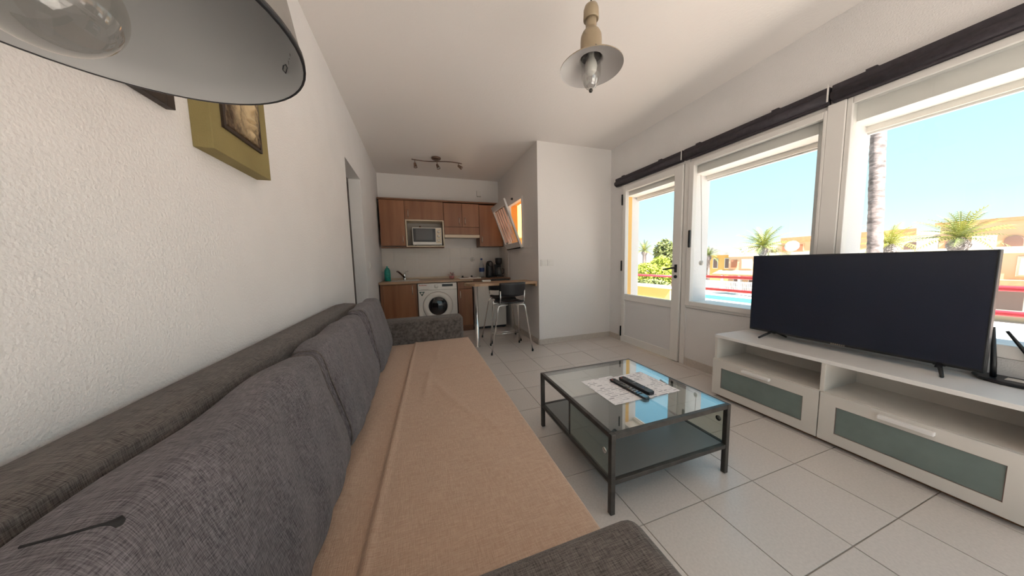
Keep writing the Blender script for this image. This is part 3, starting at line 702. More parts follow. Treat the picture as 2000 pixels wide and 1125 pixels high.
s = thing('junction_box', 'small white box high on the kitchen wall', 'box', (1.265, YB, 2.69))
box('cover', M_SWITCH, s, 1.215, 1.315, YB-.035, YB, 2.635, 2.745, .006); box('lower_lip', M_NICHE, s, 1.225, 1.305, YB-.030, YB-.002, 2.622, 2.636, .002)
c = thing('pull_cord', 'thin white shutter cord with a ball hanging in the first window', 'cord', (XR+.10, 2.30, 1.2))
MB().tube([(XR+.10, 2.345, 2.18), (XR+.10, 2.32, 1.75), (XR+.10, 2.30, 1.23)], .003, 6).build('cord', M_NICHE, c)
MB().lathe([(0, -.03), (.018, -.025), (.026, 0), (.018, .022), (0, .03)], (XR+.10, 2.30, 1.2), 14).build('ball', M_OUTW, c)

# ================================================================== KITCHEN
UF = 5.45
def handle(root, x, z0, z1, y):
    MB().tube([(x, y, z0), (x, y-.022, z0+.012), (x, y-.026, (z0+z1)/2), (x, y-.022, z1-.012), (x, y, z1)], .006, 8).build('handle', M_BRASS, root, label='slim metal handle')
def wall_cab(label, x0, x1, z0, z1, doors, m=M_WOOD):
    t = thing('wall_cabinet', label, 'cabinet', ((x0+x1)/2, UF+.15, z0), 'wooden wall cabinets')
    box('carcass', M_WOODD, t, x0+.001, x1-.001, UF+.02, YB-.008, z0, z1)
    for (a, b, c, d, hx, h0, h1) in doors:
        dr = box('door', m, t, a+.003, b-.003, UF, UF+.019, c+.003, d-.003, .002)
        if hx: handle(dr, hx, h0, h1, UF)
    return t
ZU = 2.415
wall_cab('tall wooden wall cabinet in the left corner beside the microwave', XL+.04, -.19, 1.60, ZU, [(XL+.04, -.19, 1.60, ZU, -.235, 1.66, 1.78)])
wall_cab('wide wooden wall cabinet above the microwave', -.19, .497, 2.075, ZU, [(-.19, .497, 2.075, ZU, -.13, 2.12, 2.25)])
t = wall_cab('wooden wall cabinet with two narrow doors over the cooker hood', .50, 1.178, 1.81, ZU-.01, [(.50, .845, 1.955, ZU-.01, .79, 2.01, 2.13), (.845, 1.178, 1.955, ZU-.01, .90, 2.01, 2.13)])
box('hood_front', M_WOOD, t, .503, 1.175, UF, UF+.019, 1.815, 1.95, .002)
wall_cab('tall wooden wall cabinet on the right behind the tilted window sash', 1.18, XK-.01, 1.585, ZU-.02, [(1.18, 1.655, 1.585, ZU-.02, 1.225, 1.66, 1.78)])
t = thing('cabinet_cornice', 'dark wooden cornice strip along the top of the wall cabinets', 'cornice', (.5, UF, ZU))
box('strip', M_WOODD, t, XL+.02, 1.60, UF-.02, YB-.01, ZU+.001, ZU+.028, .004)
MB().lathe([(0, .03), (.03, .03), (.034, 0), (0, 0)], (1.60, UF+.03, ZU+.014), 12, (1, 0, 0)).build('end_cap', M_BLACK, t, label='black end cap')
t = thing('light_pelmet', 'wooden strip below the wall cabinet beside the microwave', 'pelmet', (-.1, UF, 1.57))
box('strip', M_WOODD, t, XL+.04, .49, UF+.005, UF+.06, 1.560, 1.578, .003)
# microwave niche
t = thing('microwave_shelf', 'cream open shelf unit holding the microwave', 'shelf', (.155, UF, 1.58))
box('side', M_CREAM, t, -.185, -.163, UF-.02, YB-.01, 1.58, 2.072, .002); box('side', M_CREAM, t, .473, .495, UF-.02, YB-.01, 1.58, 2.072, .002)
box('top', M_CREAM, t, -.163, .473, UF-.02, YB-.01, 2.052, 2.072, .002); box('shelf', M_CREAM, t, -.163, .473, UF-.02, YB-.01, 1.58, 1.602, .002)
box('back', M_NICHE, t, -.163, .473, YB-.03, YB-.01, 1.602, 2.052)
MB().lathe([(0, .006), (.014, .006), (.016, 0), (0, 0)], (.07, YB-.03, 1.99), 14, (0, -1, 0)).build('cable_hole', M_WOODD, t)
t = thing('microwave_oven', 'white microwave with a black door in the cream shelf', 'microwave', (.19, UF, 1.605))
MX0, MX1, MZ0, MZ1 = -.075, .45, 1.616, 1.935
box('casing', M_WHITEAP, t, MX0, MX1, UF-.01, YB-.05, MZ0, MZ1, .006)
dr = box('door', M_BLACK, t, MX0+.015, .335, UF-.022, UF-.008, 1.672, 1.918, .003)
box('window', M_MWGL, dr, MX0+.06, .285, UF-.0235, UF-.021, 1.705, 1.905)
box('control_panel', M_CREAM, t, .345, MX1-.012, UF-.014, UF-.008, MZ0+.03, MZ1-.015, .002)
for z in (1.86, 1.78, 1.70): MB().lathe([(0, .014), (.020, .014), (.024, 0), (0, 0)], (.392, UF-.014, z), 16, (0, -1, 0)).build('dial', M_WHITEAP, t)
for x in (MX0+.05, MX1-.05): box('foot', M_BLACK, t, x-.015, x+.015, UF+.02, UF+.05, 1.602, 1.617)
t = thing('cooker_hood', 'cream pull out cooker hood under the wall cabinet', 'cooker hood', (.84, UF, 1.745))
box('slide_front', M_CREAM, t, .503, 1.175, UF-.025, UF, 1.752, 1.808, .004); box('underside', M_NICHE, t, .51, 1.17, UF, YB-.01, 1.765, 1.806)
# base units and worktop
BF = 5.10
t = thing('base_cabinet', 'wide wooden base cabinet below the sink', 'cabinet', (-.33, 5.4, 0), 'wooden base cabinets')
box('carcass', M_WOODD, t, XL+.02, -.042, BF+.02, YB-.01, .10, .922); box('plinth', M_WOODD, t, XL+.02, -.042, BF+.06, BF+.08, 0, .10)
dr = box('door', M_WOOD, t, -.585, -.072, BF, BF+.019, .108, .915, .002); handle(dr, -.115, .74, .89, BF)
box('filler', M_WOODD, t, XL+.02, -.589, BF+.004, BF+.02, .108, .915)
t = thing('base_cabinet', 'narrow wooden base cabinet with a drawer next to the washing machine', 'cabinet', (.79, 5.4, 0), 'wooden base cabinets')
box('carcass', M_WOODD, t, .662, .935, BF+.02, YB-.01, .10, .922); box('plinth', M_WOODD, t, .662, .935, BF+.012, BF+.03, 0, .10)
box('drawer', M_WOOD, t, .665, .932, BF, BF+.019, .793, .918, .002)
dr = box('door', M_WOOD, t, .665, .932, BF, BF+.019, .108, .786, .002); handle(dr, .705, .62, .75, BF)
t = thing('worktop', 'brown wood effect kitchen worktop', 'worktop', (.5, 5.4, .93))
box('slab', M_WOODT, t, XL+.005, XK-.008, BF-.03, YB-.008, .926, .966, .004)
box('front_edge', M_WOODD, t, .95, XK-.008, BF-.034, BF-.029, .924, .966)
t = thing('splash_strip', 'pale strip along the wall behind the sink', 'trim', (.15, YB-.02, .966))
box('strip', M_CREAM, t, -.50, .80, YB-.035, YB-.0075, .967, 1.003, .003)
# washing machine
t = thing('washing_machine', 'white front loading washing machine under the worktop', 'washing machine', (.31, 5.4, 0))
WX0, WX1 = -.028, .648
box('casing', M_WHITEAP, t, WX0, WX1, BF, YB-.02, .012, .918, .006)
box('control_panel', M_WHITEAP, t, WX0+.002, WX1-.002, BF-.012, BF, .800, .916, .004)
box('panel_groove', M_NICHE, t, WX0+.004, WX1-.004, BF-.002, BF+.001, .792, .799)
box('display', M_BLACK, t, .385, .575, BF-.0145, BF-.011, .852, .895, label='dark display')
box('detergent_drawer', M_WHITEAP, t, WX0+.012, .17, BF-.016, BF-.010, .808, .868, .003); box('drawer_grip', M_NICHE, t, WX0+.05, .15, BF-.018, BF-.0155, .812, .818)
MB().lathe([(0, .028), (.030, .028), (.036, .0), (0, 0)], (.285, BF-.012, .862), 24, (0, -1, 0)).build('dial', M_WHITEAP, t)
for i in range(8):
    hh = (.016, .011, .011, .015, .011, .011, .013, .011)[i]
    box('brand_letter', M_RED, t, WX0+.022+i*.0165, WX0+.034+i*.0165, BF-.0175, BF-.0155, .880, .880+hh)
MB().prism([(-.01, .772), (.086, .772), (.036, .694)], BF-.004, BF, 'y').build('energy_label', M_GREEN, t, label='dark green triangular sticker')
MB().lathe([(0, .006), (.018, .006), (.018, .003), (0, .003)], (.034, BF, .745), 20, (0, -1, 0)).build('sticker_emblem', M_WHITEAP, t)
MB().tube([(.052, BF-.006, .762), (.062, BF-.006, .752), (.056, BF-.006, .745)], .0035, 6).build('sticker_mark', M_WHITEAP, t)
MC = (.303, BF, .505)
dr = MB().lathe([(.255, 0), (.258, .012), (.248, .026), (.215, .034), (.178, .030), (.165, .018), (.160, .0)], MC, 48, (0, -1, 0)).build('door', M_WHITEAP, t)
MB().lathe([(.262, .0), (.262, .006), (.256, .006), (.256, 0)], MC, 48, (0, -1, 0)).build('door_gap', M_SHADE, dr)
MB().lathe([(.166, .016), (.14, .030), (.09, .042), (.04, .047), (0, .048)], MC, 40, (0, -1, 0)).build('porthole', M_DARKGL, dr)
# fridge
t = thing('small_fridge', 'white undercounter fridge behind the bar stools', 'fridge', (1.27, 5.3, 0))
box('casing', M_WHITEAP, t, .965, 1.575, BF+.03, YB-.03, .03, .90, .006); box('door', M_WHITEAP, t, .965, 1.575, BF-.03, BF+.026, .055, .895, .008)
for x in (1.0, 1.53): box('foot', M_BLACK, t, x-.02, x+.02, BF+.02, BF+.08, 0, .03)
box('grille', M_BLACK, t, .97, 1.57, BF+.0, BF+.02, .012, .05)
# bar table
t = thing('bar_table', 'light wooden peninsula bar fixed to the wall with one steel post', 'table', (1.1, 4.02, 0))
pts = [(XK-.005, 3.79), (XK-.005, 4.27), (.80, 4.27)]
for k in range(9):
    a = PI/2+PI*k/8*1.0; pts.append((.80+.14*math.cos(a)*1.3, 4.03+.24*math.sin(a)))
pts.append((.80, 3.79))
MB().prism(pts, .930, .966).build('top', M_WOODT, t, .004)
MB().prism([(a+(-.004 if a < 1 else 0), b) for a, b in pts], .934, .950).build('edge_band', M_WOODD, t) if False else None
MB().lathe([(0, 0), (.045, 0), (.045, .006), (.028, .010), (.027, .90), (.05, .915), (.05, .93), (0, .93)], (.79, 4.03, 0), 24).build('post', M_CHROME, t)
box('wall_batten', M_WOODT, t, XK-.03, XK-.005, 3.80, 4.26, .895, .930)

def stool(cx, cy, face, label, feet, sx=.37):
    """face=+1: sits facing +y (back towards -y)"""
    t = thing('bar_stool', label, 'stool', (cx, cy, 0), 'black bar stools at the bar table')
    yb = cy-face*.175; yf = cy+face*.185
    def seat(u, v):
        x = cx-sx/2*.92+sx*.92*u; y = yb+(yf-yb)*v
        z = .685+.018*(2*u-1)**2+.030*max(0, .25-v)/.25*(.5)-.022*max(0, v-.8)/.2
        return (x, y, z)
    MB().grid(seat, 10, 12).build('seat', M_BLACK, t, solid=.022)
    def back(u, v):
        x = cx-sx/2+sx*u; s = 2*u-1
        y = yb-face*(.035+.03*v)+face*.05*s*s
        z0 = .790-.018*(1-s*s)*1.0+.018; z1 = .985-.006*s*s
        return (x, y, z0+(z1-z0)*v)
    MB().grid(back, 14, 6).build('backrest', M_BLACK, t, solid=.018)
    for i, (fx, fy) in enumerate(feet):
        s = -1 if fx < cx else 1; rear = (fy-cy)*face < 0
        top = Vector((cx+s*sx*.5, yb+face*.03 if rear else yf-face*.05, .665))
        lg = MB().tube([(fx, fy, .012), top-Vector((0, 0, .03))+Vector((s*.012, 0, 0)), top+Vector((s*-.002, 0, -.006)), top+Vector((-s*.03, 0, 0)), (cx+s*.06, top.y, .668)], .0105, 8).build('leg', M_CHROME, t)
        MB().lathe([(0, 0), (.013, 0), (.014, .03), (0, .03)], (fx, fy, 0), 10).build('rubber_foot', M_BLACK, lg)
        if rear:
            MB().tube([top+Vector((-s*.02, 0, 0)), (cx+s*(sx/2-.012), yb-face*.0, .74), (cx+s*(sx/2-.012), yb-face*.018, .87)], .009, 8).build('back_support', M_CHROME, t)
    lo = [(.8*fx+.2*(cx+(-1 if fx < cx else 1)*sx*.5), .8*fy+.2*(yb if (fy-cy)*face < 0 else yf), .17) for fx, fy in feet if (fy-cy)*face > 0]
    MB().tube(lo, .008, 8).build('footrest', M_CHROME, t)
    return t
stool(1.205, 3.755, 1, 'black bar stool with chrome legs standing in front with its back to the room', [(.888, 3.565), (1.472, 3.525), (.985, 4.00), (1.440, 3.985)])
stool(1.275, 4.285, -1, 'black bar stool on the kitchen side of the bar table facing the room', [(.970, 4.52), (1.555, 4.48), (1.03, 4.09), (1.50, 4.07)])

# worktop items
WT = .966
t = thing('soap_bottle', 'teal washing up bottle in the left corner of the worktop', 'bottle', (-.54, 5.50, WT))
MB().lathe([(0, 0), (.045, 0), (.052, .01), (.054, .14), (.050, .19), (.036, .225), (.02, .24), (0, .242)], (-.54, 5.50, WT), 20).build('body', M_TEAL, t)
MB().lathe([(.0, .238), (.014, .238), (.012, .27), (0, .272)], (-.54, 5.50, WT), 12).build('cap', M_TEAL, t)
t = thing('glass_jug', 'clear plastic jug beside the teal bottle', 'jug', (-.604, 5.62, WT))
MB().lathe([(0, 0), (.036, 0), (.040, .08), (.040, .17), (.035, .175)], (-.604, 5.62, WT), 20).build('body', M_CLEARP, t)
t = thing('kitchen_tap', 'chrome mixer tap behind the sink with a raised lever', 'tap', (-.255, 5.62, WT))
MB().lathe([(0, 0), (.032, 0), (.028, .02), (.024, .09), (.027, .12), (0, .13)], (-.255, 5.62, WT), 18).build('body', M_CHROME, t)
MB().tube([(-.255, 5.61, WT+.05), (-.30, 5.52, WT+.11), (-.35, 5.44, WT+.165), (-.37, 5.41, WT+.17)], [.018, .017, .015, .013], 10).build('spout', mat('dark_chrome', (.25, .20, .17), .2, metal=1), t)
MB().tube([(-.255, 5.62, WT+.12), (-.245, 5.63, WT+.15), (-.19, 5.66, WT+.168)], [.010, .008, .006], 8).build('lever', M_CHROME, t)
t = thing('sink', 'stainless steel sink bowl set in the worktop', 'sink', (-.25, 5.42, WT))
sk = MB().box(-.50, .02, 5.22, 5.24, WT-.001, WT+.005).box(-.50, .02, 5.56, 5.59, WT-.001, WT+.005).box(-.50, -.48, 5.24, 5.56, WT-.001, WT+.005).box(0, .02, 5.24, 5.56, WT-.001, WT+.005)
sk.build('rim', M_CHROME, t); box('bowl_floor', mat('sink_steel', (.35, .33, .31), .35, metal=.8), t, -.48, 0, 5.24, 5.56, WT-.0005, WT+.001)
t = thing('artificial_flower', 'small bunch of pink and grey petals next to the hob', 'flower', (.61, 5.50, WT))
MB().lathe([(0, 0), (.04, 0), (.05, .05), (.045, .055), (0, .055)], (.61, 5.50, WT), 14).build('pot', M_PINK, t)
rnd = random.Random(4)
for k in range(14):
    a = rnd.uniform(0, 6.28); el = rnd.uniform(.3, 1.4); d = Vector((math.cos(a)*math.cos(el), math.sin(a)*math.cos(el), math.sin(el))); p0 = Vector((.61, 5.50, WT+.05))
    sd = d.cross(Vector((0, 0, 1))).normalized()*.018; L_ = rnd.uniform(.06, .105)
    MB().add([p0, p0+d*L_*.5+sd, p0+d*L_, p0+d*L_*.5-sd, p0+d*L_*.5+Vector((0, 0, .008))], [(0, 1, 4), (1, 2, 4), (2, 3, 4), (3, 0, 4)]).build('petal', M_PINK if k % 3 else M_NICHE, t)
t = thing('ceramic_hob', 'white built in hob with two black knobs', 'hob', (.93, 5.42, WT))
box('plate', M_WHITEAP, t, .72, 1.125, 5.18, 5.70, WT, WT+.018, .004)
for x, y in ((.82, 5.50), (1.0, 5.50)): MB().lathe([(0, .03), (.016, .03), (.02, 0), (0, 0)], (x, y, WT+.018), 14).build('knob', M_BLACK, t)
for x, y, r in ((.84, 5.32, .075), (1.02, 5.33, .06)): MB().lathe([(0, .006), (r-.01, .006), (r, 0), (0, 0)], (x, y, WT+.018), 24).build('hot_plate', M_SHADE, t)
t = thing('water_bottle', 'clear plastic water bottle with a dark blue label', 'bottle', (1.215, 5.52, WT))
MB().lathe([(0, 0), (.046, 0), (.052, .01), (.050, .10), (.052, .2), (.046, .25), (.022, .33), (.017, .345), (.017, .355)], (1.215, 5.52, WT), 20).build('body', M_CLEARP, t)
MB().lathe([(.0525, .115), (.0535, .12), (.0535, .19), (.0525, .195)], (1.215, 5.52, WT), 20).build('label', M_BLUE, t)
MB().lathe([(0, .352), (.020, .352), (.020, .385), (0, .387)], (1.215, 5.52, WT), 14).build('cap', M_BLUE, t)
t = thing('capsule_coffee_machine', 'black rounded capsule coffee machine beside the water bottle', 'coffee machine', (1.385, 5.52, WT))
MB().lathe([(0, .0), (.086, 0), (.088, .02), (.078, .2), (.075, .24), (.068, .29), (.045, .325), (0, .336)], (1.385, 5.54, WT), 24).build('body', M_BLACK, t)
box('drip_tray', M_BLACK, t, 1.315, 1.455, 5.37, 5.47, WT, WT+.03, .01); MB().tube([(1.385, 5.50, WT+.265), (1.385, 5.42, WT+.265)], .05, 16).build('brew_head', M_BLACK, t)
MB().lathe([(0, .004), (.04, .004), (.045, 0), (0, 0)], (1.385, 5.42, WT+.265), 18, (0, -1, 0)).build('head_ring', mat('brew_dark', (.05, .035, .03), .3), t)
t = thing('filter_coffee_maker', 'black filter coffee maker with a glass carafe in the right corner', 'coffee maker', (1.575, 5.54, WT))
box('base', M_BLACK, t, 1.50, 1.65, 5.42, 5.66, WT, WT+.03, .008); box('column', M_BLACK, t, 1.51, 1.64, 5.58, 5.66, WT+.03, WT+.26, .008)
MB().lathe([(0, .255), (.055, .255), (.070, .30), (.072, .375), (.066, .385), (0, .387)], (1.575, 5.52, WT), 24).build('filter_head', M_BLACK, t)
MB().lathe([(0, .032), (.052, .032), (.062, .06), (.062, .13), (.045, .18), (.04, .20)], (1.575, 5.50, WT), 24).build('carafe', M_CLEARP, t)
MB().tube([(1.625, 5.47, WT+.17), (1.665, 5.455, WT+.16), (1.665, 5.455, WT+.08), (1.63, 5.47, WT+.06)], .008, 8).build('carafe_handle', M_BLACK, t)
MB().lathe([(0, .20), (.044, .20), (.044, .212), (0, .216)], (1.575, 5.50, WT), 20).build('carafe_lid', M_BLACK, t)
t = thing('white_carton', 'small white carton lying on the bar table', 'box', (.98, 4.20, .966))
box('carton', M_WHITEAP, t, .925, 1.055, 4.17, 4.235, .966, .992, .003); box('flap', M_CREAM, t, 1.052, 1.058, 4.175, 4.23, .968, .990)

# spotlight bar
t = thing('spotlight_bar', 'wavy bronze ceiling bar with three small spotlights in the kitchen', 'spotlight', (.36, 4.78, ZC))
MB().lathe([(0, 0), (.075, 0), (.078, -.012), (.06, -.030), (0, -.034)], (.36, 4.78, ZC), 28).build('ceiling_plate', M_SPOT, t)
bar = [(-.015+i*.0196*2, 4.78+.07*math.sin(2*PI*i/20), ZC-.055+.012*math.sin(2*PI*i/20)) for i in range(21)]
MB().tube(bar, .008, 8).build('bar', M_SPOT, t)
MB().tube([(.36, 4.78, ZC-.03), (.37, 4.78, ZC-.058)], .014, 8).build('stem', M_SPOT, t)
for (x, y, d) in ((.03, bar[1][1], (.15, -.1, -1)), (.372, 4.78, (.35, -.25, -1)), (.71, bar[18][1], (.7, -.2, -.55))):
    p = Vector((x, y, ZC-.058)); d = Vector(d).normalized()
    sh = MB().tube([p, p-Vector((0, 0, .055))], .005, 6).build('arm', M_SPOT, t)
    c0 = p-Vector((0, 0, .05))-d*.01
    MB().lathe([(0, 0), (.016, 0), (.020, .02), (.026, .065), (.030, .075), (.027, .074), (.02, .06), (0, .06)], c0, 16, d).build('spot_head', M_SPOT, t)
    MB().lathe([(0, .070), (.021, .070), (.021, .064), (0, .064)], c0, 14, d).build('bulb', M_OPAL, t)

# ================================================================== OUTSIDE
GZ = -3.0
struct(box('ground', M_PAVE, None, 3.0, 120, -80, 110, GZ-.3, GZ), 'pale paved grounds below the balcony')
struct(box('balcony_floor', M_BALC, None, XR+.3, 4.52, -4, 6.5, -.22, -.03), 'tiled balcony floor')
struct(box('terrace_floor', M_BALC, None, XL-2, XR+.3, -7, YF-.2, -.22, -.03), 'tiled terrace behind the room')
struct(box('patio_floor', M_BALC, None, XK+.2, XR+.3, YS+.2, 7.2, -.22, -.03), 'tiled patio floor outside the kitchen window')
struct(box('wall_patio', M_ORANGE, None, XK+.2, 4.5, 6.9, 7.1, -.2, 2.75), 'orange rendered wall outside the kitchen window')
pw = MB().box(4.40, 4.52, 3.90, 6.5, -.2, .70); pw.mt(1).box(4.37, 4.55, 3.88, 6.5, .70, .745)
struct(pw.build('balcony_parapet', [M_PARA, M_WHITEB]), 'yellow balcony parapet with a white coping')
t = thing('balcony_railing', 'red tubular railing along the edge of the balcony', 'railing', (4.45, 2, 0))
for z in (.955, .755, .50, .27): MB().tube([(4.45, -4, z), (4.45, 3.87, z)], .022, 8).build('rail', M_REDR, t)
MB().tube([(4.45, 3.87, .93), (4.45, 6.5, .93)], .022, 8).build('rail', M_REDR, t)
for y in (-2.0, .0, 3.87): box('post', M_REDR, t, 4.43, 4.47, y-.03, y+.03, -.03 if y < 3.8 else .745, .955)
struct(box('pool', M_POOL, None, 29.0, 31.8, 9, 25, GZ-.02, GZ+.03), 'turquoise swimming pool')

def palm_crown(root, c, L, n, mats, seed, droop=1.0, elmin=-.35):
    rnd = random.Random(seed); base = {}
    def frond_mesh(variant):
        mb = MB(); N = 14; W = .16
        pts = []
        for i in range(N+1):
            s = i/N; pts.append(Vector((s*(1-.12*s*s), 0, .16*s-.42*droop*(.55+.3*variant)*s*s)))
        for i in range(N):
            a, b = pts[i], pts[i+1]
            mb.add([a+Vector((0, -.008, 0)), a+Vector((0, .008, 0)), b+Vector((0, .008, 0)), b+Vector((0, -.008, 0))], [(0, 1, 2, 3)])
            if i > 0:
                s = i/N; w = W*(math.sin(PI*min(1, s*.95+.08))**.6)
                for sg in (-1, 1):
                    tip = a+Vector((.10, sg*w, -.05-.05*s))
                    mb.add([a, b*.55+a*.45, tip], [(0, 1, 2)])
        return mb
    for k in range(n):
        v = k % 3
        az = k*2.39996+rnd.uniform(-.2, .2); el = elmin+(1.35-elmin)*((k+.5)/n)**1.0+rnd.uniform(-.08, .08)
        key = (v, k % 2)
        if key not in base:
            o = frond_mesh(v).build('frond', mats[k % len(mats)], root, recalc=False); base[key] = o.data
            # meshes were built about the world origin: undo the shift to the parent's origin
            o.data.transform(Matrix.Translation(parent_origin(root)))
        else:
            o = bpy.data.objects.new('frond', base[key]); COL.objects.link(o); o.parent = root
        s = L*rnd.uniform(.82, 1.08)
        o.location = Vector(c)-parent_origin(root); o.scale = (s, s, s); o.rotation_euler = (0, -el, az)
def palm(name_label, x, y, zc, L, n, mats, seed, tr_=.28, droop=1.0, elmin=-.35):
    t = thing('palm_tree', name_label, 'palm', (x, y, GZ), 'palms beyond the balcony')
    rnd = random.Random(seed)
    MB().tube([(x, y, GZ), (x+.05, y, (GZ+zc)/2), (x, y, zc-.9), (x, y, zc-.35), (x, y, zc)], [tr_*1.2, tr_, tr_, tr_*1.9, tr_*.8], 12).build('trunk', M_TRUNK, t)
    palm_crown(t, (x, y, zc), L, n, mats, seed, droop, elmin)
palm('palm with a round spiky crown over the low houses seen through the first window', 34, 19.1, 2.35, 2.55, 46, [M_FROND, M_FRONDY], 3)
palm('wide spreading palm in front of the arched house above the television', 26, 6.15, 2.0, 1.75, 44, [M_FROND, M_FRONDY], 5, .2, 1.0, -.2)
palm('yellow green palm next to the tall bare trunk', 22, 7.05, 1.75, 1.35, 36, [M_FRONDY], 8, .16, 1.2, -.2)
palm('palm at the left of the balcony door view above the bushes', 40, 41.2, 2.9, 2.6, 34, [M_FRONDY, M_FROND], 11, .3)
palm('palm half hidden by the left reveal of the first window', 42, 30.6, 1.7, 2.0, 34, [M_FROND], 13, .25)
# tall bare trunk near the balcony
t = thing('palm_tree', 'tall bare palm trunk standing just outside the wide window', 'palm', (9.05, 3.13, GZ))
NR = 60
def trunkfn(u, v):
    z = GZ+10.0*u; a = 2*PI*v
    r = .108+.0025*math.sin(z*44+1.5*math.sin(a*3))+.003*math.sin(5*a+z*9)
    cx = 9.05+.006*(z-1.3); cy = 3.085+.045*(z-1.3)
    return (cx+r*math.cos(a), cy+r*math.sin(a), z)
MB().grid(trunkfn, 420, 16).build('trunk', M_TRUNK, t, weld=True)
palm_crown(t, (9.15, 3.50, GZ+10.0), 2.0, 24, [M_FROND], 21)

def leafy(name, label, cat, c, r, n, m, seed, trunk=None, size=.22, group=None):
    rnd = random.Random(seed); t = thing(name, label, cat, (c[0], c[1], GZ), group)
    if trunk: MB().tube([(c[0], c[1], GZ), (c[0], c[1], c[2])], [trunk, trunk*.6], 8).build('trunk', M_TRUNK, t)
    mb = MB()
    for k in range(n):
        while True:
            p = Vector((rnd.uniform(-1, 1), rnd.uniform(-1, 1), rnd.uniform(-1, 1)))
            if .35 < p.length < 1: break
        p = Vector((c[0]+p.x*r[0], c[1]+p.y*r[1], c[2]+p.z*r[2]))
        a = Vector((rnd.uniform(-1, 1), rnd.uniform(-1, 1), rnd.uniform(-.6, .6))).normalized(); b = a.orthogonal().normalized()
        b.rotate(Matrix.Rotation(rnd.uniform(0, 6.28), 3, a)); s = size*rnd.uniform(.6, 1.3)
        mb.add([p-a*s, p+b*s*.5, p+a*s, p-b*s*.5], [(0, 1, 2, 3)])
    o = mb.build('foliage', m, t, recalc=False); o['kind'] = 'stuff'
leafy('leafy_tree', 'dark green tree seen through the balcony door', 'tree', (38, 34.9, 2.0), (1.7, 1.7, 2.6), 1500, M_LEAFD, 2, .2, .3)
leafy('shrub', 'low yellow green shrub at the left of the balcony door view', 'shrub', (30, 30.6, -.6), (1.6, 1.7, 1.5), 1500, M_LEAF, 3, .1, .22, 'shrubs beyond the balcony door')
leafy('shrub', 'round yellow green shrub with the highest top in the balcony door view', 'shrub', (34, 31.9, .53), (1.3, 1.35, 1.2), 1000, M_LEAF, 4, .1, .22, 'shrubs beyond the balcony door')
leafy('shrub', 'yellow green shrub beside the red post of the balcony', 'shrub', (30, 27.4, -1.0), (1.3, 1.35, 1.3), 1100, M_LEAF, 5, .1, .22, 'shrubs beyond the balcony door')
leafy('flower_bed', 'low flowering plants behind the yellow parapet', 'plants', (26, 25.5, -1.75), (.8, 3.0, .7), 1100, M_LEAFD, 6, None, .18)

def window_part(b, x, y0, y1, z0, z1, m=M_SHADE, frame=M_WHITEB):
    f = MB().box(x-.08, x+.02, y0-.1, y1+.1, z0-.1, z1+.1).build('window', frame, b)
    MB().box(x-.10, x-.07, y0, y1, z0, z1).build('pane', m, f)
# main apartment row
b = thing('apartment_building', 'peach apartment row with awnings beyond the pool', 'building', (43, 24, GZ))
box('wall', M_PEACH, b, 40, 48, 12.6, 26.3, GZ, 1.35)
box('parapet', M_PALE, b, 39.9, 40.2, 12.6, 26.3, 1.35, 1.75)
box('awning', M_TERRA, b, 38.6, 40, 20, 27.5, -1.02, -.85)
MB().prism([(38.5, -1.05), (40, -.75), (40, -.40), (38.5, -.9)], 12.6, 27.5, 'y').build('terrace_roof', M_TERRA, b)
for y0 in (23.6, 21.9, 20.2, 18.4, 16.6, 14.8): window_part(b, 40, y0, y0+1.0, -.15, .95, M_WHITEB, M_PALE)
box('louvre', M_LOUV, b, 39.9, 40, 25.25, 25.95, -.05, .95)
for y0 in (24.6, 22.8, 21.2, 19.0, 17.0, 15.0): window_part(b, 40, y0, y0+.9, -2.6, -1.3, M_SHADE, M_WHITEB)
for y0 in (26, 23.9, 20.5, 18.0): box('pillar', M_WHITEB, b, 38.5, 38.75, y0, y0+.25, GZ, -1.0)
b = thing('apartment_building', 'upper set back apartments with pale flat roofs behind the palm', 'building', (50, 22, GZ))
box('wall', M_PALE, b, 49.3, 55.7, 25.3, 32, GZ, 3.0); box('wall', M_PEACH, b, 49, 56, 14, 25.3, GZ, 3.55)
box('roof_edge', M_TERRA, b, 48.8, 49, 20.8, 25.3, 3.25, 3.85); box('roof_edge', M_TERRA, b, 48.8, 49, 14, 20.0, 3.25, 3.85)
for y0, y1 in ((24.55, 25.1), (22.9, 23.5)): window_part(b, 49, y0, y1, 2.05, 2.85, M_LOUV, M_PEACH)
for y0 in (27.2, 25.9): window_part(b, 49.3, y0, y0+.7, 1.6, 2.3, M_SHADE, M_WHITEB)
b = thing('gabled_house', 'ochre house with a low grey gable roof beside the first window reveal', 'building', (44, 31, GZ))
box('wall', M_OCHRE, b, 45.2, 48.6, 29.2, 36, GZ, 1.75)
MB().prism([(28.4, 1.7), (36.2, 1.7), (32.4, 3.1)], 44.7, 48.7, 'x').build('roof', mat('grey_tile_roof', (.50, .46, .43), .9, var=.15, vscale=2), b)
for y0 in (29.6, 31.4): window_part(b, 45.2, y0, y0+.6, -.3, 1.1, M_SHADE, M_WHITEB)
b = thing('gabled_house', 'small dark roofed house beside the tree in the balcony door view', 'building', (48, 43, GZ))
box('wall', M_PEACH, b, 47, 53, 38, 43.5, GZ, 2.2); box('roof', M_TERRA, b, 46.6, 53.2, 37.8, 43.8, 3.0, 3.3); box('loggia', M_SHADE, b, 47.3, 53, 38.4, 43.3, 2.2, 3.0)  # loggia is a solid dark block painting its shaded depth
for y0 in (39, 41): window_part(b, 47, y0, y0+.8, .4, 1.5)
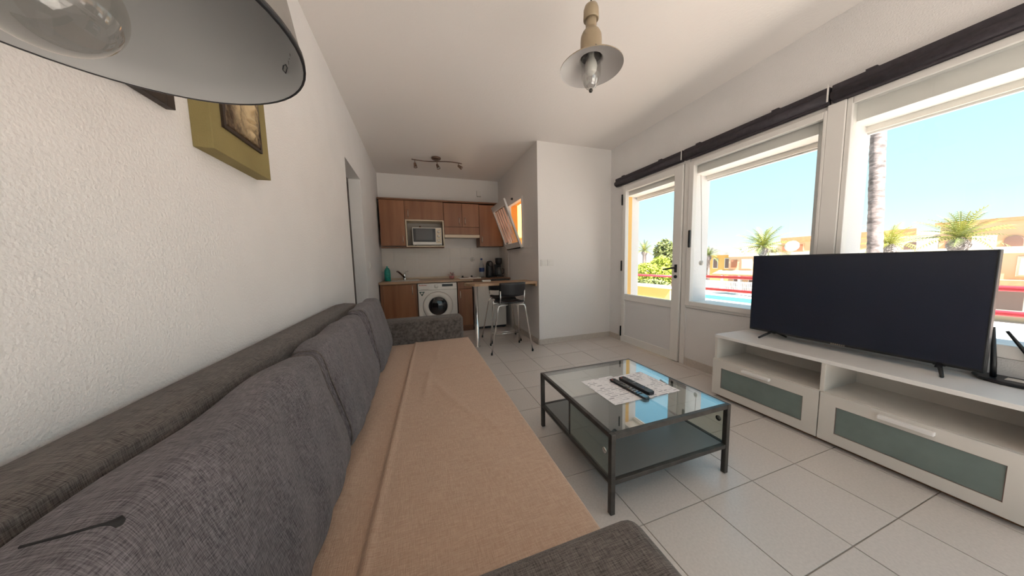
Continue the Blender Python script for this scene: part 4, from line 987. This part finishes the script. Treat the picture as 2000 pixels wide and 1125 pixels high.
# right hand arched house
b = thing('apartment_building', 'apricot house with arched dark loggias behind the wide palm', 'building', (38, 6, GZ))
box('wall', M_PEACH, b, 34, 42, -14, 11.6, GZ, 1.35)
box('terrace_edge', M_PALE, b, 33.8, 34.1, -14, 12.4, 1.15, 1.55)
box('wall', M_PEACH, b, 36, 42, -14, 9.3, 1.35, 3.35)
box('roof_edge', M_TERRA, b, 35.8, 42.2, -14.2, 9.5, 3.2, 3.42)
box('rear_wing', M_PALE, b, 38, 44, 9.3, 12.4, GZ, 2.7)
def arch(y, w, z0, z1, x=36):
    pts = [(y-w/2, z0), (y+w/2, z0)]+[(y+w/2*math.cos(a), z1-w/2+w/2*math.sin(a)) for a in [PI*k/8 for k in range(9)]]
    MB().prism(pts, x-.12, x+.02, 'x').build('arch', M_SHADE, b)  # dark panel painting the shade inside the arched opening
for y in (8.7, 7.9, 6.6, 5.6): arch(y, .62, 1.4, 2.25)
arch(11.0, .8, 1.4, 2.2, 38)
for y in (7.3, 9.4, 4.5): box('chimney', M_PALE, b, 34.2, 34.9, y-.35, y+.35, 1.35, 2.3)
for y0 in (9.9, 7.9, 5.2, 3.2): window_part(b, 34, y0, y0+.75, -.15, .85, M_WHITEB, M_PALE)
box('awning', M_TERRA, b, 32.9, 34, 1, 11.2, -.72, -.45)
for y0 in (9.5, 7.5, 5.7, 4.0): window_part(b, 34, y0, y0+.9, -2.3, -1.0, M_SHADE, M_WHITEB)
# satellite dishes
for x, y, z, r, lab in ((39.5, 24.2, 2.25, .42, 'white satellite dish on the roof to the left of the palm'), (39.5, 19.45, 2.40, .62, 'large white satellite dish on the roof to the right of the palm'), (39.5, 25.0, 2.05, .30, 'small white satellite dish at the end of the peach roof')):
    t = thing('satellite_dish', lab, 'satellite dish', (x, y, 1.75), 'satellite dishes on the roofs')
    MB().lathe([(0, .12), (r*.6, .06), (r, -.04), (r, -.06), (r*.6, .03), (0, .09)], (x, y, z), 20, (-1, -.2, .3)).build('dish', M_WHITEB, t); MB().tube([(x+.1, y, 1.75), (x+.1, y, z)], .04, 6).build('mast', M_NICHE, t)
# white picket fence
t = thing('picket_fence', 'long white picket fence on the far side of the pool', 'fence', (37, 21, GZ))
for z in (-2.35, -1.85): box('rail', M_WHITEB, t, 37, 37.06, 13, 29, z, z+.09)
me = None
for k in range(80):
    y = 13.05+k*.2
    if me is None:
        o = MB().box(0, .05, 0, .11, GZ, -1.68).build('picket', M_WHITEB, t); o.data.transform(Matrix.Translation(parent_origin(t))); me = o.data
    else:
        o = bpy.data.objects.new('picket', me); COL.objects.link(o); o.parent = t
    o.location = Vector((36.95, y, 0))-parent_origin(t)
